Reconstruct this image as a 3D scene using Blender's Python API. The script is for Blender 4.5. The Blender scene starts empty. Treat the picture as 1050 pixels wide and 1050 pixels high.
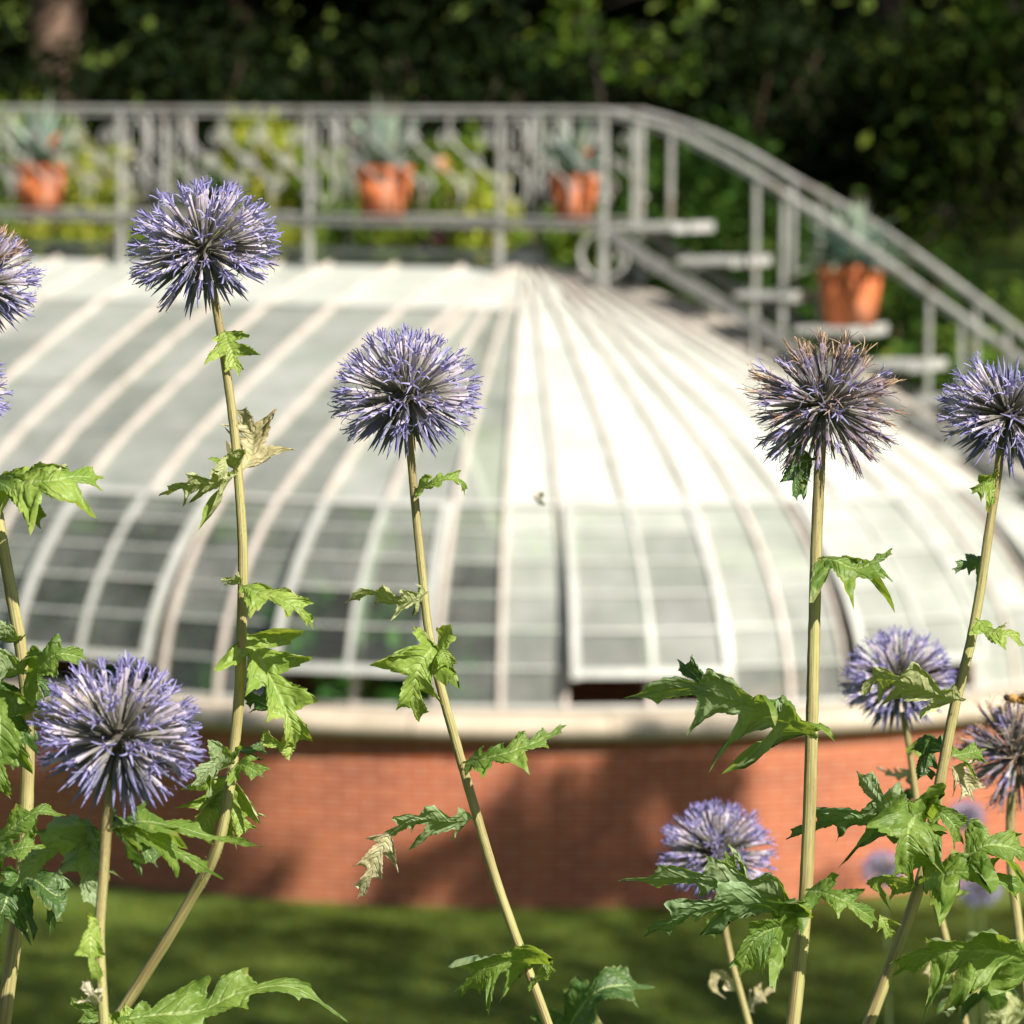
import bpy, math, random
from mathutils import Vector, Matrix, noise
R_ = math.radians
PI = math.pi
scn = bpy.context.scene
COL = scn.collection
V = Vector

# ------------------------------------------------------------------ camera
K = 4375.0                      # pixels per unit tangent (1050 px photograph, 100 mm lens, 24 mm square sensor)
YH = 140.0                      # horizon row
pit = math.atan((525 - YH) / K)
roll = R_(0.4)
F = V((0, math.cos(pit), -math.sin(pit)))
r0 = V((1, 0, 0)); u0 = V((0, math.sin(pit), math.cos(pit)))
RT = r0 * math.cos(roll) + u0 * math.sin(roll)
UP = u0 * math.cos(roll) - r0 * math.sin(roll)
def at(x, y, d):
    return (F + RT * ((x - 525) / K) + UP * ((525 - y) / K)) * d
def proj(p):
    d = p.dot(F)
    return 525 + K * p.dot(RT) / d, 525 - K * p.dot(UP) / d, d
cam = bpy.data.cameras.new('camera'); camo = bpy.data.objects.new('camera', cam); COL.objects.link(camo)
cam.lens = 100; cam.sensor_fit = 'HORIZONTAL'; cam.sensor_width = 24; cam.clip_start = 0.05; cam.clip_end = 800
m = Matrix.Identity(4)
for i in range(3):
    m[i][0] = RT[i]; m[i][1] = UP[i]; m[i][2] = -F[i]
camo.matrix_world = m
cam.dof.use_dof = True; cam.dof.focus_distance = 1.27; cam.dof.aperture_fstop = 22.0
scn.camera = camo

# ------------------------------------------------------------------ light
SUN = V((0.50, -0.58, 0.643)).normalized()
elev = math.asin(SUN.z); azim = math.atan2(SUN.x, SUN.y)
w = bpy.data.worlds.new('World'); scn.world = w; w.use_nodes = True
nt = w.node_tree; nt.nodes.clear()
sky = nt.nodes.new('ShaderNodeTexSky'); sky.sky_type = 'NISHITA'; sky.sun_disc = False
sky.sun_elevation = elev; sky.sun_rotation = azim
bg = nt.nodes.new('ShaderNodeBackground'); bg.inputs[1].default_value = 0.05
wo = nt.nodes.new('ShaderNodeOutputWorld')
nt.links.new(sky.outputs[0], bg.inputs[0]); nt.links.new(bg.outputs[0], wo.inputs[0])
sl = bpy.data.lights.new('sun', 'SUN'); sl.energy = 5.0; sl.angle = R_(0.55); sl.color = (1.0, 0.94, 0.85)
so = bpy.data.objects.new('sun', sl); COL.objects.link(so)
so.rotation_euler = SUN.to_track_quat('Z', 'Y').to_euler(); so.location = (30, -35, 40)
scn.view_settings.view_transform = 'Standard'; scn.view_settings.look = 'None'
scn.view_settings.exposure = 0.95; scn.view_settings.gamma = 1
scn.render.engine = 'CYCLES'
cy = scn.cycles
cy.use_denoising = True
cy.max_bounces = 10; cy.transparent_max_bounces = 40; cy.diffuse_bounces = 4; cy.glossy_bounces = 3; cy.transmission_bounces = 6
cy.caustics_reflective = False; cy.caustics_refractive = False
cy.sample_clamp_indirect = 6

# ------------------------------------------------------------------ node helpers
class NM:
    def __init__(s, name):
        s.m = bpy.data.materials.new(name); s.m.use_nodes = True
        s.t = s.m.node_tree; s.t.nodes.clear()
        s.out = s.t.nodes.new('ShaderNodeOutputMaterial')
    def n(s, kind, **kw):
        nd = s.t.nodes.new('ShaderNode' + kind)
        for k, v in kw.items():
            if k.startswith('i_'):
                nd.inputs[k[2:].replace('_', ' ')].default_value = v
            else:
                setattr(nd, k, v)
        return nd
    def l(s, a, b): s.t.links.new(a, b)
    def surf(s, sock): s.l(sock, s.out.inputs['Surface']); return s.m
    def noise(s, vec, scale, detail=4, rough=.55):
        nd = s.n('TexNoise'); nd.inputs['Scale'].default_value = scale
        nd.inputs['Detail'].default_value = detail; nd.inputs['Roughness'].default_value = rough
        if vec is not None: s.l(vec, nd.inputs['Vector'])
        return nd.outputs['Fac']
    def ramp(s, fac, stops):
        nd = s.n('ValToRGB'); cr = nd.color_ramp
        while len(cr.elements) < len(stops): cr.elements.new(.5)
        for e, (p, c) in zip(cr.elements, stops):
            e.position = p; e.color = (*c, 1) if len(c) == 3 else c
        s.l(fac, nd.inputs['Fac']); return nd.outputs['Color']
    def math(s, op, a, b=None, clamp=False):
        nd = s.n('Math', operation=op, use_clamp=clamp)
        for i, x in enumerate((a, b)):
            if x is None: continue
            if isinstance(x, (int, float)): nd.inputs[i].default_value = x
            else: s.l(x, nd.inputs[i])
        return nd.outputs[0]
    def mixc(s, fac, a, b, mode='MIX'):
        nd = s.n('Mix', data_type='RGBA', blend_type=mode)
        for sock, x in ((nd.inputs['Factor'], fac), (nd.inputs['A'], a), (nd.inputs['B'], b)):
            pass
        ins = [i for i in nd.inputs if i.enabled]
        for sock, x in zip((nd.inputs[0], nd.inputs[6], nd.inputs[7]), (fac, a, b)):
            if isinstance(x, (int, float)): sock.default_value = x
            elif isinstance(x, tuple): sock.default_value = (*x, 1)
            else: s.l(x, sock)
        return nd.outputs[2]
    def mixs(s, fac, a, b):
        nd = s.n('MixShader')
        if isinstance(fac, (int, float)): nd.inputs[0].default_value = fac
        else: s.l(fac, nd.inputs[0])
        s.l(a, nd.inputs[1]); s.l(b, nd.inputs[2]); return nd.outputs[0]
    def bump(s, h, strength, dist):
        nd = s.n('Bump'); nd.inputs['Strength'].default_value = strength; nd.inputs['Distance'].default_value = dist
        s.l(h, nd.inputs['Height']); return nd.outputs[0]
    def pbr(s, col, rough=.6, normal=None, metal=0, spec=.5):
        nd = s.n('BsdfPrincipled')
        if isinstance(col, tuple): nd.inputs['Base Color'].default_value = (*col, 1)
        else: s.l(col, nd.inputs['Base Color'])
        nd.inputs['Roughness'].default_value = rough; nd.inputs['Metallic'].default_value = metal
        nd.inputs['Specular IOR Level'].default_value = spec
        if normal is not None: s.l(normal, nd.inputs['Normal'])
        return nd.outputs[0]
    def obj(s): return s.n('TexCoord').outputs['Object']
    def uv(s): return s.n('TexCoord').outputs['UV']
    def attr(s, name='Col'):
        nd = s.n('Attribute'); nd.attribute_name = name; return nd

def simple(name, c1, c2, scale, rough=.6, bump=.0, metal=0, detail=5):
    k = NM(name); f = k.noise(k.obj(), scale, detail)
    col = k.ramp(f, [(.3, c1), (.7, c2)])
    nrm = k.bump(f, bump, .01) if bump else None
    return k.surf(k.pbr(col, rough, nrm, metal))

# floret material: colour attribute + a little light passing through
k = NM('floret'); a = k.attr(); c = a.outputs['Color']
p = k.pbr(c, .55, spec=.3); tr = k.n('BsdfTranslucent'); k.l(c, tr.inputs['Color'])
M_FLORET = k.surf(k.mixs(.16, p, tr.outputs[0]))

# thistle stem
k = NM('thistle_stem'); uv = k.uv()
def stemcol(k, uv):
    def mapped(sx, sy):
        mp = k.n('Mapping'); k.l(uv, mp.inputs['Vector']); mp.inputs['Scale'].default_value = (sx, sy, 1); return mp.outputs[0]
    f1 = k.noise(mapped(14, .35), 1.0, 3); f2 = k.noise(mapped(2.2, .9), 1.0, 3); f3 = k.noise(mapped(30, 4), 1.0, 4)
    ca = k.ramp(f1, [(.34, (.24, .20, .065)), (.50, (.37, .35, .135)), (.66, (.24, .29, .075))])
    cb = k.ramp(f2, [(.40, (.14, .062, .03)), (.52, (.33, .28, .12)), (.64, (.26, .30, .08))])  # browner side is pigment with stem shading painted in
    cc = k.mixc(.55, ca, cb)
    return k.mixc(k.ramp(f3, [(.58, (0, 0, 0)), (.70, (.8, .8, .8))]), cc, (.15, .08, .04)), f1
cd, f3 = stemcol(k, uv)
M_STEM = k.surf(k.pbr(cd, .6, k.bump(f3, .8, .0008)))

M_STEM2 = simple('far_stem', (.06, .09, .03), (.12, .16, .05), 30)
# thistle leaf
def leaf_mat(name, g1, g2, trans, tcol, under, dry=.5):
    k = NM(name); uv = k.uv(); sx = k.n('SeparateXYZ'); k.l(uv, sx.inputs[0])
    u = sx.outputs[0]; v = sx.outputs[1]
    t = k.math('ABSOLUTE', k.math('SUBTRACT', v, .5)); t = k.math('MULTIPLY', t, 2)
    mid = k.math('LESS_THAN', t, .05)
    lat = k.math('FRACT', k.math('SUBTRACT', k.math('MULTIPLY', u, 13), k.math('MULTIPLY', t, 1.6)))
    lat = k.math('ABSOLUTE', k.math('SUBTRACT', lat, .5))
    latm = k.math('LESS_THAN', lat, .05)
    ob = k.obj()
    f = k.noise(ob, 70, 5); ff = k.noise(ob, 420, 3)
    col = k.ramp(f, [(.32, g1), (.68, g2)])
    col = k.mixc(k.math('MULTIPLY', k.math('MAXIMUM', mid, k.math('MULTIPLY', latm, .5)), .55), col, (.42, .50, .20))
    edge = k.math('MULTIPLY', k.math('SUBTRACT', t, .86, True), 7, True)
    brown = k.math('MULTIPLY', edge, k.ramp(k.noise(ob, 45, 3), [(.50, (0, 0, 0)), (.64, (1, 1, 1))]))
    col = k.mixc(k.math('MULTIPLY', brown, dry), col, (.30, .17, .05))
    spot = k.ramp(k.noise(ob, 110, 2), [(.68, (0, 0, 0)), (.76, (1, 1, 1))])
    col = k.mixc(k.math('MULTIPLY', spot, .5 * dry), col, (.45, .42, .16))
    geo = k.n('NewGeometry')
    col2 = k.mixc(geo.outputs['Backfacing'], col, under)
    pk = k.noise(ob, 190, 2); h = k.math('ADD', k.math('MULTIPLY', k.math('MINIMUM', lat, .2), 1.6), k.math('ADD', k.math('MULTIPLY', pk, 1.3), k.math('MULTIPLY', ff, .5)))
    nrm = k.bump(h, .75, .0011)
    p = k.pbr(col2, .5, nrm, spec=.45)
    tr = k.n('BsdfTranslucent'); tr.inputs['Color'].default_value = (*tcol, 1); k.l(nrm, tr.inputs['Normal'])
    return k.surf(k.mixs(trans, p, tr.outputs[0]))
M_LEAF = leaf_mat('thistle_leaf', (.072, .140, .020), (.185, .270, .048), .38, (.42, .56, .05), (.24, .31, .15))
M_LIME = leaf_mat('backlit_leaf', (.15, .25, .035), (.31, .40, .08), .36, (.54, .62, .06), (.40, .42, .20))  # lighter leaf copy, sun through the blade put into its colour
M_DARK = leaf_mat('dark_leaf', (.028, .068, .016), (.075, .14, .028), .24, (.20, .36, .04), (.16, .24, .10))  # darker leaf copy, the side turned from the sun put into its colour
M_TWIG = simple('dark_twig', (.014, .010, .006), (.04, .028, .018), 8)
M_PALE = leaf_mat('withered_leaf', (.34, .29, .13), (.62, .55, .36), .30, (.60, .54, .26), (.66, .60, .44), 1.0)

# glass with whitewash, plus sun glare painted in on the apse
k = NM('greenhouse_glass'); a = k.attr('wash_glare'); wash_glare = k.n('SeparateColor'); k.l(a.outputs['Color'], wash_glare.inputs[0])
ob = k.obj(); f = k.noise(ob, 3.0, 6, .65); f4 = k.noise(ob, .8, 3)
fac = k.math('ADD', wash_glare.outputs[0], k.math('MULTIPLY', k.math('SUBTRACT', k.math('ADD', k.math('MULTIPLY', f, .6), k.math('MULTIPLY', f4, .4)), .5), .55))
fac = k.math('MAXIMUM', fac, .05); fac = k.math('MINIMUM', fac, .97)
tp = k.n('BsdfTransparent'); tp.inputs['Color'].default_value = (.64, .84, .67, 1)
gl = k.n('BsdfGlossy'); gl.inputs['Roughness'].default_value = .025
fr = k.n('Fresnel'); fr.inputs['IOR'].default_value = 1.5
clear = k.mixs(k.math('MULTIPLY', fr.outputs[0], 1.3, True), tp.outputs[0], gl.outputs[0])
df = k.n('BsdfDiffuse'); wc = k.ramp(f, [(.3, (.74, .80, .68)), (.7, (.88, .89, .82))]); k.l(wc, df.inputs['Color'])
tl = k.n('BsdfTranslucent'); tl.inputs['Color'].default_value = (.80, .82, .76, 1)
gw = k.n('BsdfGlossy'); gw.inputs['Roughness'].default_value = .40
paint = k.mixs(.38, df.outputs[0], tl.outputs[0])
paint = k.mixs(k.math('MULTIPLY', fr.outputs[0], .8, True), paint, gw.outputs[0])
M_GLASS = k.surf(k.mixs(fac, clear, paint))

M_RIB = simple('cream_painted_wood', (.44, .385, .335), (.58, .52, .46), 6, .5, .15)
M_FRAME = simple('white_painted_frame', (.36, .36, .33), (.47, .47, .43), 7, .45, .1)
k = NM('grey_painted_iron'); ob = k.obj(); f = k.noise(ob, 9, 6, .65); g = k.noise(ob, 3.5, 6, .7)
c = k.ramp(f, [(.3, (.27, .265, .25)), (.7, (.47, .46, .43))]); c = k.mixc(k.ramp(g, [(.56, (0, 0, 0)), (.68, (.8, .8, .8))]), c, (.17, .09, .05))
M_IRON = k.surf(k.pbr(c, .55, k.bump(f, .3, .008)))
M_TREAD = simple('pierced_cast_iron', (.24, .235, .22), (.54, .53, .50), 42, .6, .5)
M_STRING = simple('weathered_iron', (.11, .11, .105), (.25, .245, .23), 16, .6, .3)
M_LEAD = simple('lead_sheet', (.30, .31, .30), (.48, .48, .46), 5, .5, .2)
k = NM('terracotta'); ob = k.obj(); f = k.noise(ob, 7, 5); g = k.noise(ob, 3.2, 6, .7)
c = k.ramp(f, [(.3, (.42, .105, .03)), (.7, (.56, .16, .05))]); c = k.mixc(k.ramp(g, [(.52, (0, 0, 0)), (.72, (.55, .55, .55))]), c, (.52, .36, .26))
c = k.mixc(k.ramp(k.noise(ob, 5.5, 4), [(.60, (0, 0, 0)), (.75, (.6, .6, .6))]), c, (.16, .09, .04))
M_TERRA = k.surf(k.pbr(c, .8, k.bump(f, .3, .006)))
M_SOIL = simple('soil', (.03, .02, .012), (.07, .05, .03), 20, .95, .5)
M_BARK = simple('bark', (.065, .04, .028), (.21, .13, .085), 6, .9, .8)
M_BENCH = simple('bench_slats', (.26, .24, .20), (.40, .37, .32), 8, .8, .3)
M_STONE = None
k = NM('coping_stone'); ob = k.obj(); f = k.noise(ob, 2.2, 7, .65); g = k.noise(ob, 40, 3)
c = k.ramp(f, [(.3, (.30, .235, .155)), (.55, (.44, .36, .26)), (.8, (.52, .45, .35))])
c = k.mixc(.25, c, k.ramp(g, [(.3, (.40, .34, .26)), (.7, (.72, .66, .55))]))
sx = k.n('SeparateXYZ'); k.l(k.uv(), sx.inputs[0])
jm = k.math('LESS_THAN', k.math('FRACT', k.math('DIVIDE', sx.outputs[0], 1.15)), .014); c = k.mixc(k.math('MULTIPLY', jm, .8), c, (.12, .10, .07))
st_ = k.noise(ob, .9, 7, .75); c = k.mixc(k.ramp(st_, [(.52, (0, 0, 0)), (.70, (.7, .7, .7))]), c, (.20, .17, .12))
M_STONE = k.surf(k.pbr(c, .85, k.bump(g, .4, .004)))
k = NM('red_brick'); uv = k.uv()
br = k.n('TexBrick'); k.l(uv, br.inputs['Vector']); br.offset = .5
for nm, v in (('Scale', 1.0), ('Mortar Size', .005), ('Mortar Smooth', .3), ('Bias', 0.0), ('Brick Width', .22), ('Row Height', .075)):
    br.inputs[nm].default_value = v
br.inputs['Color1'].default_value = (.21, .033, .010, 1); br.inputs['Color2'].default_value = (.38, .078, .022, 1)
br.inputs['Mortar'].default_value = (.54, .36, .25, 1)
f = k.noise(uv, 1.3, 6, .7); g = k.noise(uv, 30, 4)
c = k.mixc(k.ramp(f, [(.35, (0, 0, 0)), (.75, (.55, .55, .55))]), br.outputs['Color'], (.46, .135, .045))
c = k.mixc(.2, c, k.ramp(g, [(.3, (.14, .04, .02)), (.7, (.42, .14, .07))]))
sx = k.n('SeparateXYZ'); k.l(uv, sx.inputs[0])
course = k.math('LESS_THAN', k.math('FRACT', k.math('DIVIDE', k.math('ADD', sx.outputs[1], 0.006), .075)), .20)
c = k.mixc(k.math('MULTIPLY', course, .8), c, (.56, .33, .21))
M_BRICK = k.surf(k.pbr(c, .85, k.bump(k.math('SUBTRACT', k.math('MULTIPLY', g, .3), br.outputs['Fac']), .7, .006)))
k = NM('lawn'); ob = k.obj(); f = k.noise(ob, .7, 6, .6); g = k.noise(ob, 22, 4)
c = k.ramp(f, [(.3, (.060, .092, .011)), (.5, (.080, .125, .014)), (.72, (.115, .145, .020))])
c = k.mixc(.4, c, k.ramp(g, [(.3, (.03, .055, .010)), (.7, (.13, .18, .03))]))
M_LAWN = k.surf(k.pbr(c, .9, k.bump(g, .8, .03), spec=.2))
def crown_mat(name, trans=.3, tint=(1.6, 1.9, .7)):
    k = NM(name); a = k.attr(); c = a.outputs['Color']
    p = k.pbr(c, .6, spec=.05); tr = k.n('BsdfTranslucent')
    k.l(k.mixc(1.0, c, tint, 'MULTIPLY'), tr.inputs['Color'])
    return k.surf(k.mixs(trans, p, tr.outputs[0]))
M_CROWN = crown_mat('tree_leaves', .14)
M_SHRUB = crown_mat('shrub_leaves', .35, (1.5, 1.6, .6))
M_AGAVE = crown_mat('succulent_leaves', .08, (1, 1, 1))
M_GRASS = crown_mat('grass_blades', .35, (1.5, 1.6, .6))
M_BEE = crown_mat('insect_body', .02, (1, 1, 1))

# ------------------------------------------------------------------ mesh helpers
class MB:
    def __init__(s): s.v = []; s.f = []; s.c = []; s.uv = []; s.hascol = False; s.hasuv = False
    def add(s, p, c=None, uv=None):
        s.v.append(p); s.c.append(c or (1, 1, 1)); s.uv.append(uv or (0, 0))
        if c is not None: s.hascol = True
        if uv is not None: s.hasuv = True
        return len(s.v) - 1
    def quad(s, a, b, c, d): s.f.append((a, b, c, d))
    def box(s, o, x, y, z):
        """box centred at o with half vectors x y z"""
        i = len(s.v)
        for sx in (-1, 1):
            for sy in (-1, 1):
                for sz in (-1, 1): s.add(o + x * sx + y * sy + z * sz)
        for q in ((0, 1, 3, 2), (4, 6, 7, 5), (0, 4, 5, 1), (2, 3, 7, 6), (0, 2, 6, 4), (1, 5, 7, 3)):
            s.f.append(tuple(i + k for k in q))
    def bar(s, p, q, wx, wz, up=V((0, 0, 1))):
        t = (q - p); L = t.length
        if L < 1e-6: return
        t /= L; sd = t.cross(up)
        if sd.length < 1e-4: sd = t.cross(V((1, 0, 0)))
        sd.normalize(); u = sd.cross(t)
        s.box((p + q) / 2, t * (L / 2), sd * (wx / 2), u * (wz / 2))
    def tube(s, pts, rad, n=8, cap=True, col=None, ridges=0, close=False):
        N = len(pts)
        if not hasattr(rad, '__len__'): rad = [rad] * N
        prev = None; rings = []; L = 0
        for i, p in enumerate(pts):
            t = (pts[min(i + 1, N - 1)] - pts[max(i - 1, 0)])
            if t.length < 1e-9: t = V((0, 0, 1))
            t.normalize()
            if prev is None:
                x = t.cross(V((0, 1, 0)) if abs(t.y) < .8 else V((1, 0, 0))).normalized()
            else:
                x = (prev - t * prev.dot(t)).normalized()
            prev = x; y = t.cross(x)
            if i: L += (p - pts[i - 1]).length
            ring = []
            for j in range(n):
                a = 2 * PI * j / n
                r = rad[i] * (1 + (.07 * math.cos(a * ridges) if ridges else 0))
                cc = None if col is None else (col[i] if isinstance(col, list) else col)
                ring.append(s.add(p + (x * math.cos(a) + y * math.sin(a)) * r, cc, (j / n, L * 20)))
            rings.append(ring)
        for i in range(N - 1):
            for j in range(n):
                k = (j + 1) % n
                s.f.append((rings[i][j], rings[i][k], rings[i + 1][k], rings[i + 1][j]))
        if cap:
            s.f.append(tuple(reversed(rings[0]))); s.f.append(tuple(rings[-1]))
    def sweep_ring(s, stations, prof, closed=True, uvs=False):
        """stations: (centre, dir); prof: list of (r, z)"""
        base = len(s.v); n = len(prof); m_ = len(stations); L = 0; last = None
        for (c, d) in stations + ([stations[0]] if closed else []):
            ref = c + d * prof[0][0]
            if last is not None: L += (ref - last).length
            last = ref; H = 0
            for j, (r, z) in enumerate(prof):
                if j: H += math.hypot(r - prof[j - 1][0], z - prof[j - 1][1])
                s.add(V((c.x + d.x * r, c.y + d.y * r, z)), None, (L, H) if uvs else None)
        for i in range(m_ if closed else m_ - 1):
            for j in range(n - 1):
                a = base + i * n + j; b = a + n
                s.f.append((a, a + 1, b + 1, b))
    def lathe(s, o, prof, n=24, col=None):
        base = len(s.v)
        for (r, z) in prof:
            for j in range(n):
                a = 2 * PI * j / n
                s.add(o + V((r * math.cos(a), r * math.sin(a), z)), col)
        for i in range(len(prof) - 1):
            for j in range(n):
                k = (j + 1) % n
                s.f.append((base + i * n + j, base + i * n + k, base + (i + 1) * n + k, base + (i + 1) * n + j))
    def mesh(s, name, mat, smooth=True, off=V((0, 0, 0)), attr='Col'):
        me = bpy.data.meshes.new(name)
        me.from_pydata([tuple(p - off) for p in s.v], [], s.f)
        if s.hascol:
            at_ = me.color_attributes.new(attr, 'FLOAT_COLOR', 'POINT')
            fl = []
            for c in s.c: fl += [c[0], c[1], c[2], 1.0]
            at_.data.foreach_set('color', fl)
        if s.hasuv:
            ul = me.uv_layers.new(name='UVMap'); li = [0] * len(me.loops); me.loops.foreach_get('vertex_index', li)
            fl = []
            for i in li: fl += s.uv[i]
            ul.data.foreach_set('uv', fl)
        if smooth: me.polygons.foreach_set('use_smooth', [True] * len(me.polygons))
        me.materials.append(mat); me.update()
        return me

def props(o, label=None, cat=None, group=None, kind=None):
    if label: o['label'] = label
    if cat: o['category'] = cat
    if group: o['group'] = group
    if kind: o['kind'] = kind
    return o
def thing(name, loc, label, cat, group=None):
    o = bpy.data.objects.new(name, None); o.empty_display_size = .05; COL.objects.link(o); o.location = loc
    return props(o, label, cat, group)
WO = {}
def worldloc(o):
    p = V(o.location)
    while o.parent: o = o.parent; p = p + V(o.location)
    return p
def part(name, mb, mat, parent=None, smooth=True, attr='Col', label=None):
    """mesh given in world coordinates, linked as one object under its parent"""
    off = worldloc(parent) if parent is not None else V((0, 0, 0))
    o = bpy.data.objects.new(name, mb.mesh(name, mat, smooth, off, attr)); COL.objects.link(o)
    if parent is not None: o.parent = parent
    if label: o['label'] = label
    return o
def catmull(pts, n):
    P = [pts[0] * 2 - pts[1]] + list(pts) + [pts[-1] * 2 - pts[-2]]
    out = []; segs = len(pts) - 1
    for i in range(n):
        u = i / (n - 1) * segs; k = min(int(u), segs - 1); t = u - k
        a, b, c, d = P[k:k + 4]
        out.append(.5 * ((2 * b) + (c - a) * t + (2 * a - 5 * b + 4 * c - d) * t * t + (3 * b - a - 3 * c + d) * t ** 3))
    return out
def lerp3(a, b, t): return tuple(a[i] + (b[i] - a[i]) * t for i in range(3))

# ------------------------------------------------------------------ greenhouse plan
TH = R_(26)
C = V((0.10, 32.2, 0)); AX = V((math.cos(TH), -math.sin(TH), 0)); N1 = V((-math.sin(TH), -math.cos(TH), 0))
RG = 4.9; GROUND = -4.985; ZA = -0.935; LB = 18; BAY = .5
def rotz(v, a): return V((v.x * math.cos(a) - v.y * math.sin(a), v.x * math.sin(a) + v.y * math.cos(a), 0))
def station(kf):
    """bay coordinate -> (axis point, outward direction); 0..30 apse, <0 front of the barrel"""
    t = (kf - 4) % 4; b = kf - t
    kf = b + (t * .86 if t <= 1 else (.86 + (t - 1) * 1.14 if t <= 3 else 3.14 + (t - 3) * .86))
    if kf < 0: return C + AX * (kf * BAY), N1
    if kf <= 30: return C.copy(), rotz(N1, kf * R_(6))
    if kf <= 30 + LB: return C - AX * ((kf - 30) * BAY), -N1
    return C - AX * (LB * BAY), rotz(-N1, (kf - 30 - LB) * R_(6))
KMIN, KMAX = -LB, 60 + LB
KN = [V((0, 0, 0)), V((1.2, 0, -.33)), V((2.5, 0, -.85)), V((3.4, 0, -1.27)), V((3.97, 0, -1.64)), V((4.36, 0, -2.05)), V((4.57, 0, -2.42)), V((4.65, 0, -2.79))]
PR = catmull(KN, 141)
PL = [0]
for i in range(1, 141): PL.append(PL[-1] + (PR[i] - PR[i - 1]).length)
PLT = PL[-1]
def prof(l, off=0.0):
    """distance along the roof curve from ridge -> (r, z) pushed out by off"""
    l = max(0, min(PLT, l)); i = 0
    lo, hi = 0, 139
    while lo < hi:
        mid = (lo + hi + 1) // 2
        if PL[mid] <= l: lo = mid
        else: hi = mid - 1
    i = lo; t = (l - PL[i]) / (PL[i + 1] - PL[i])
    p = PR[i].lerp(PR[i + 1], t); d = (PR[i + 1] - PR[i]).normalized()
    nx, nz = -d.z, d.x
    return p.x + nx * off, ZA + p.z + nz * off
def len_at_r(r):
    for i in range(141):
        if PR[i].x >= r: return PL[i]
    return PLT
def roofpt(kf, l, off=0.0):
    c, d = station(kf); r, z = prof(l, off); return V((c.x + d.x * r, c.y + d.y * r, z))
def tang(kf):
    c, d = station(kf); return V((-d.y, d.x, 0))
L_TOP = len_at_r(1.2); L_BAND = len_at_r(3.80); L_VENT = PLT - .20
rows_top = [0.06, L_TOP * .5, L_TOP]
rows_mid = [L_TOP + (L_BAND - L_TOP) * i / 4 for i in range(5)]
rows_low = [L_BAND + (PLT - .02 - L_BAND) * i / 6 for i in range(7)]
def isvent(kb): return (kb % 4) in (1, 2) and kb < 36

gh = thing('greenhouse', (C.x, C.y, GROUND), 'large curved glass greenhouse with whitewashed panes on a low red brick wall', 'greenhouse')
mb = MB(); random.seed(3)
def wash_glare_of(lm, k=0):
    apse = k >= 4 and k < 60  # apse panes whiter: sun glare put in as extra whitewash
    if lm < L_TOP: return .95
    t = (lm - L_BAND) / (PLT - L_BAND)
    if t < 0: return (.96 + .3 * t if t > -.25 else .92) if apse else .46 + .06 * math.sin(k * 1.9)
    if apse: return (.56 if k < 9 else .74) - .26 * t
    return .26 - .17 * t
def pane(mb, k0, k1, l0, l1, off0=0.0, off1=0.0, wv=None, inset=0.0):
    j = [random.uniform(-.004, .004) for _ in range(4)]
    ws = (wv if wv is not None else wash_glare_of((l0 + l1) / 2, k0)) + random.uniform(-.09, .09)
    col = (max(0, ws), random.random(), 0)
    pts = [roofpt(k0 + inset, l0, off0 + j[0]), roofpt(k0 + inset, l1, off1 + j[1]), roofpt(k1 - inset, l1, off1 + j[2]), roofpt(k1 - inset, l0, off0 + j[3])]
    q = [mb.add(p, col) for p in pts]
    mb.f.append(tuple(q))
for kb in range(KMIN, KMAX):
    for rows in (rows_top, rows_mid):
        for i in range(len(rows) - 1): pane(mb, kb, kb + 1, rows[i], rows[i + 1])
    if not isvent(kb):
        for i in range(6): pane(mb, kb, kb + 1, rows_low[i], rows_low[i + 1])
part('glass_roof', mb, M_GLASS, gh, False, 'wash_glare')
# ribs
def ribpart(kf, lstart, wd=.032, name='rib'):
    mb = MB(); t = tang(kf); n = 26; ls = [lstart + (PLT - lstart) * i / (n - 1) for i in range(n)]
    rings = []
    for l in ls:
        r_ = prof(l)[0]; ww = wd * (min(1, .35 + r_ / 3.2) if 0 < kf < 30 else 1) / 2
        a = roofpt(kf, l, .034); b = roofpt(kf, l, -.05)
        rings.append([mb.add(a - t * ww), mb.add(a + t * ww), mb.add(b + t * ww), mb.add(b - t * ww)])
    for i in range(n - 1):
        for j in range(4):
            q = (j + 1) % 4; mb.f.append((rings[i][j], rings[i][q], rings[i + 1][q], rings[i + 1][j]))
    mb.f.append(tuple(rings[0])); mb.f.append(tuple(reversed(rings[-1])))
    return part(name, mb, M_RIB, gh, False)
for kf in range(KMIN, KMAX):
    if 0 < kf < 30 or kf > 48: ls = .08 if kf % 2 == 0 else (.55 if kf % 4 == 1 else .9)
    else: ls = .05
    ribpart(kf, ls)
# glazing bars: thin, following each row line
mb = MB()
rl = [(rows_top[1], .014), (L_TOP, .03)] + [(x, .010) for x in rows_mid[1:-1]] + [(L_BAND, .035)] + [(x, .012) for x in rows_low[1:-1]] + [(PLT - .02, .03)]
for kb in range(KMIN, KMAX):
    for l, wd in rl:
        if isvent(kb) and L_BAND + .01 < l < PLT - .05: continue
        a0, a1, b0, b1 = roofpt(kb, l - wd / 2, .02), roofpt(kb, l + wd / 2, .02), roofpt(kb + 1, l - wd / 2, .02), roofpt(kb + 1, l + wd / 2, .02)
        c0, c1, d0, d1 = roofpt(kb, l - wd / 2, -.018), roofpt(kb, l + wd / 2, -.018), roofpt(kb + 1, l - wd / 2, -.018), roofpt(kb + 1, l + wd / 2, -.018)
        q = [mb.add(p) for p in (a0, a1, b1, b0, c0, c1, d1, d0)]
        for f_ in ((0, 1, 2, 3), (7, 6, 5, 4), (0, 4, 5, 1), (3, 2, 6, 7)): mb.f.append(tuple(q[i] for i in f_))
part('glazing_bars', mb, M_FRAME, gh, False)
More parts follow.
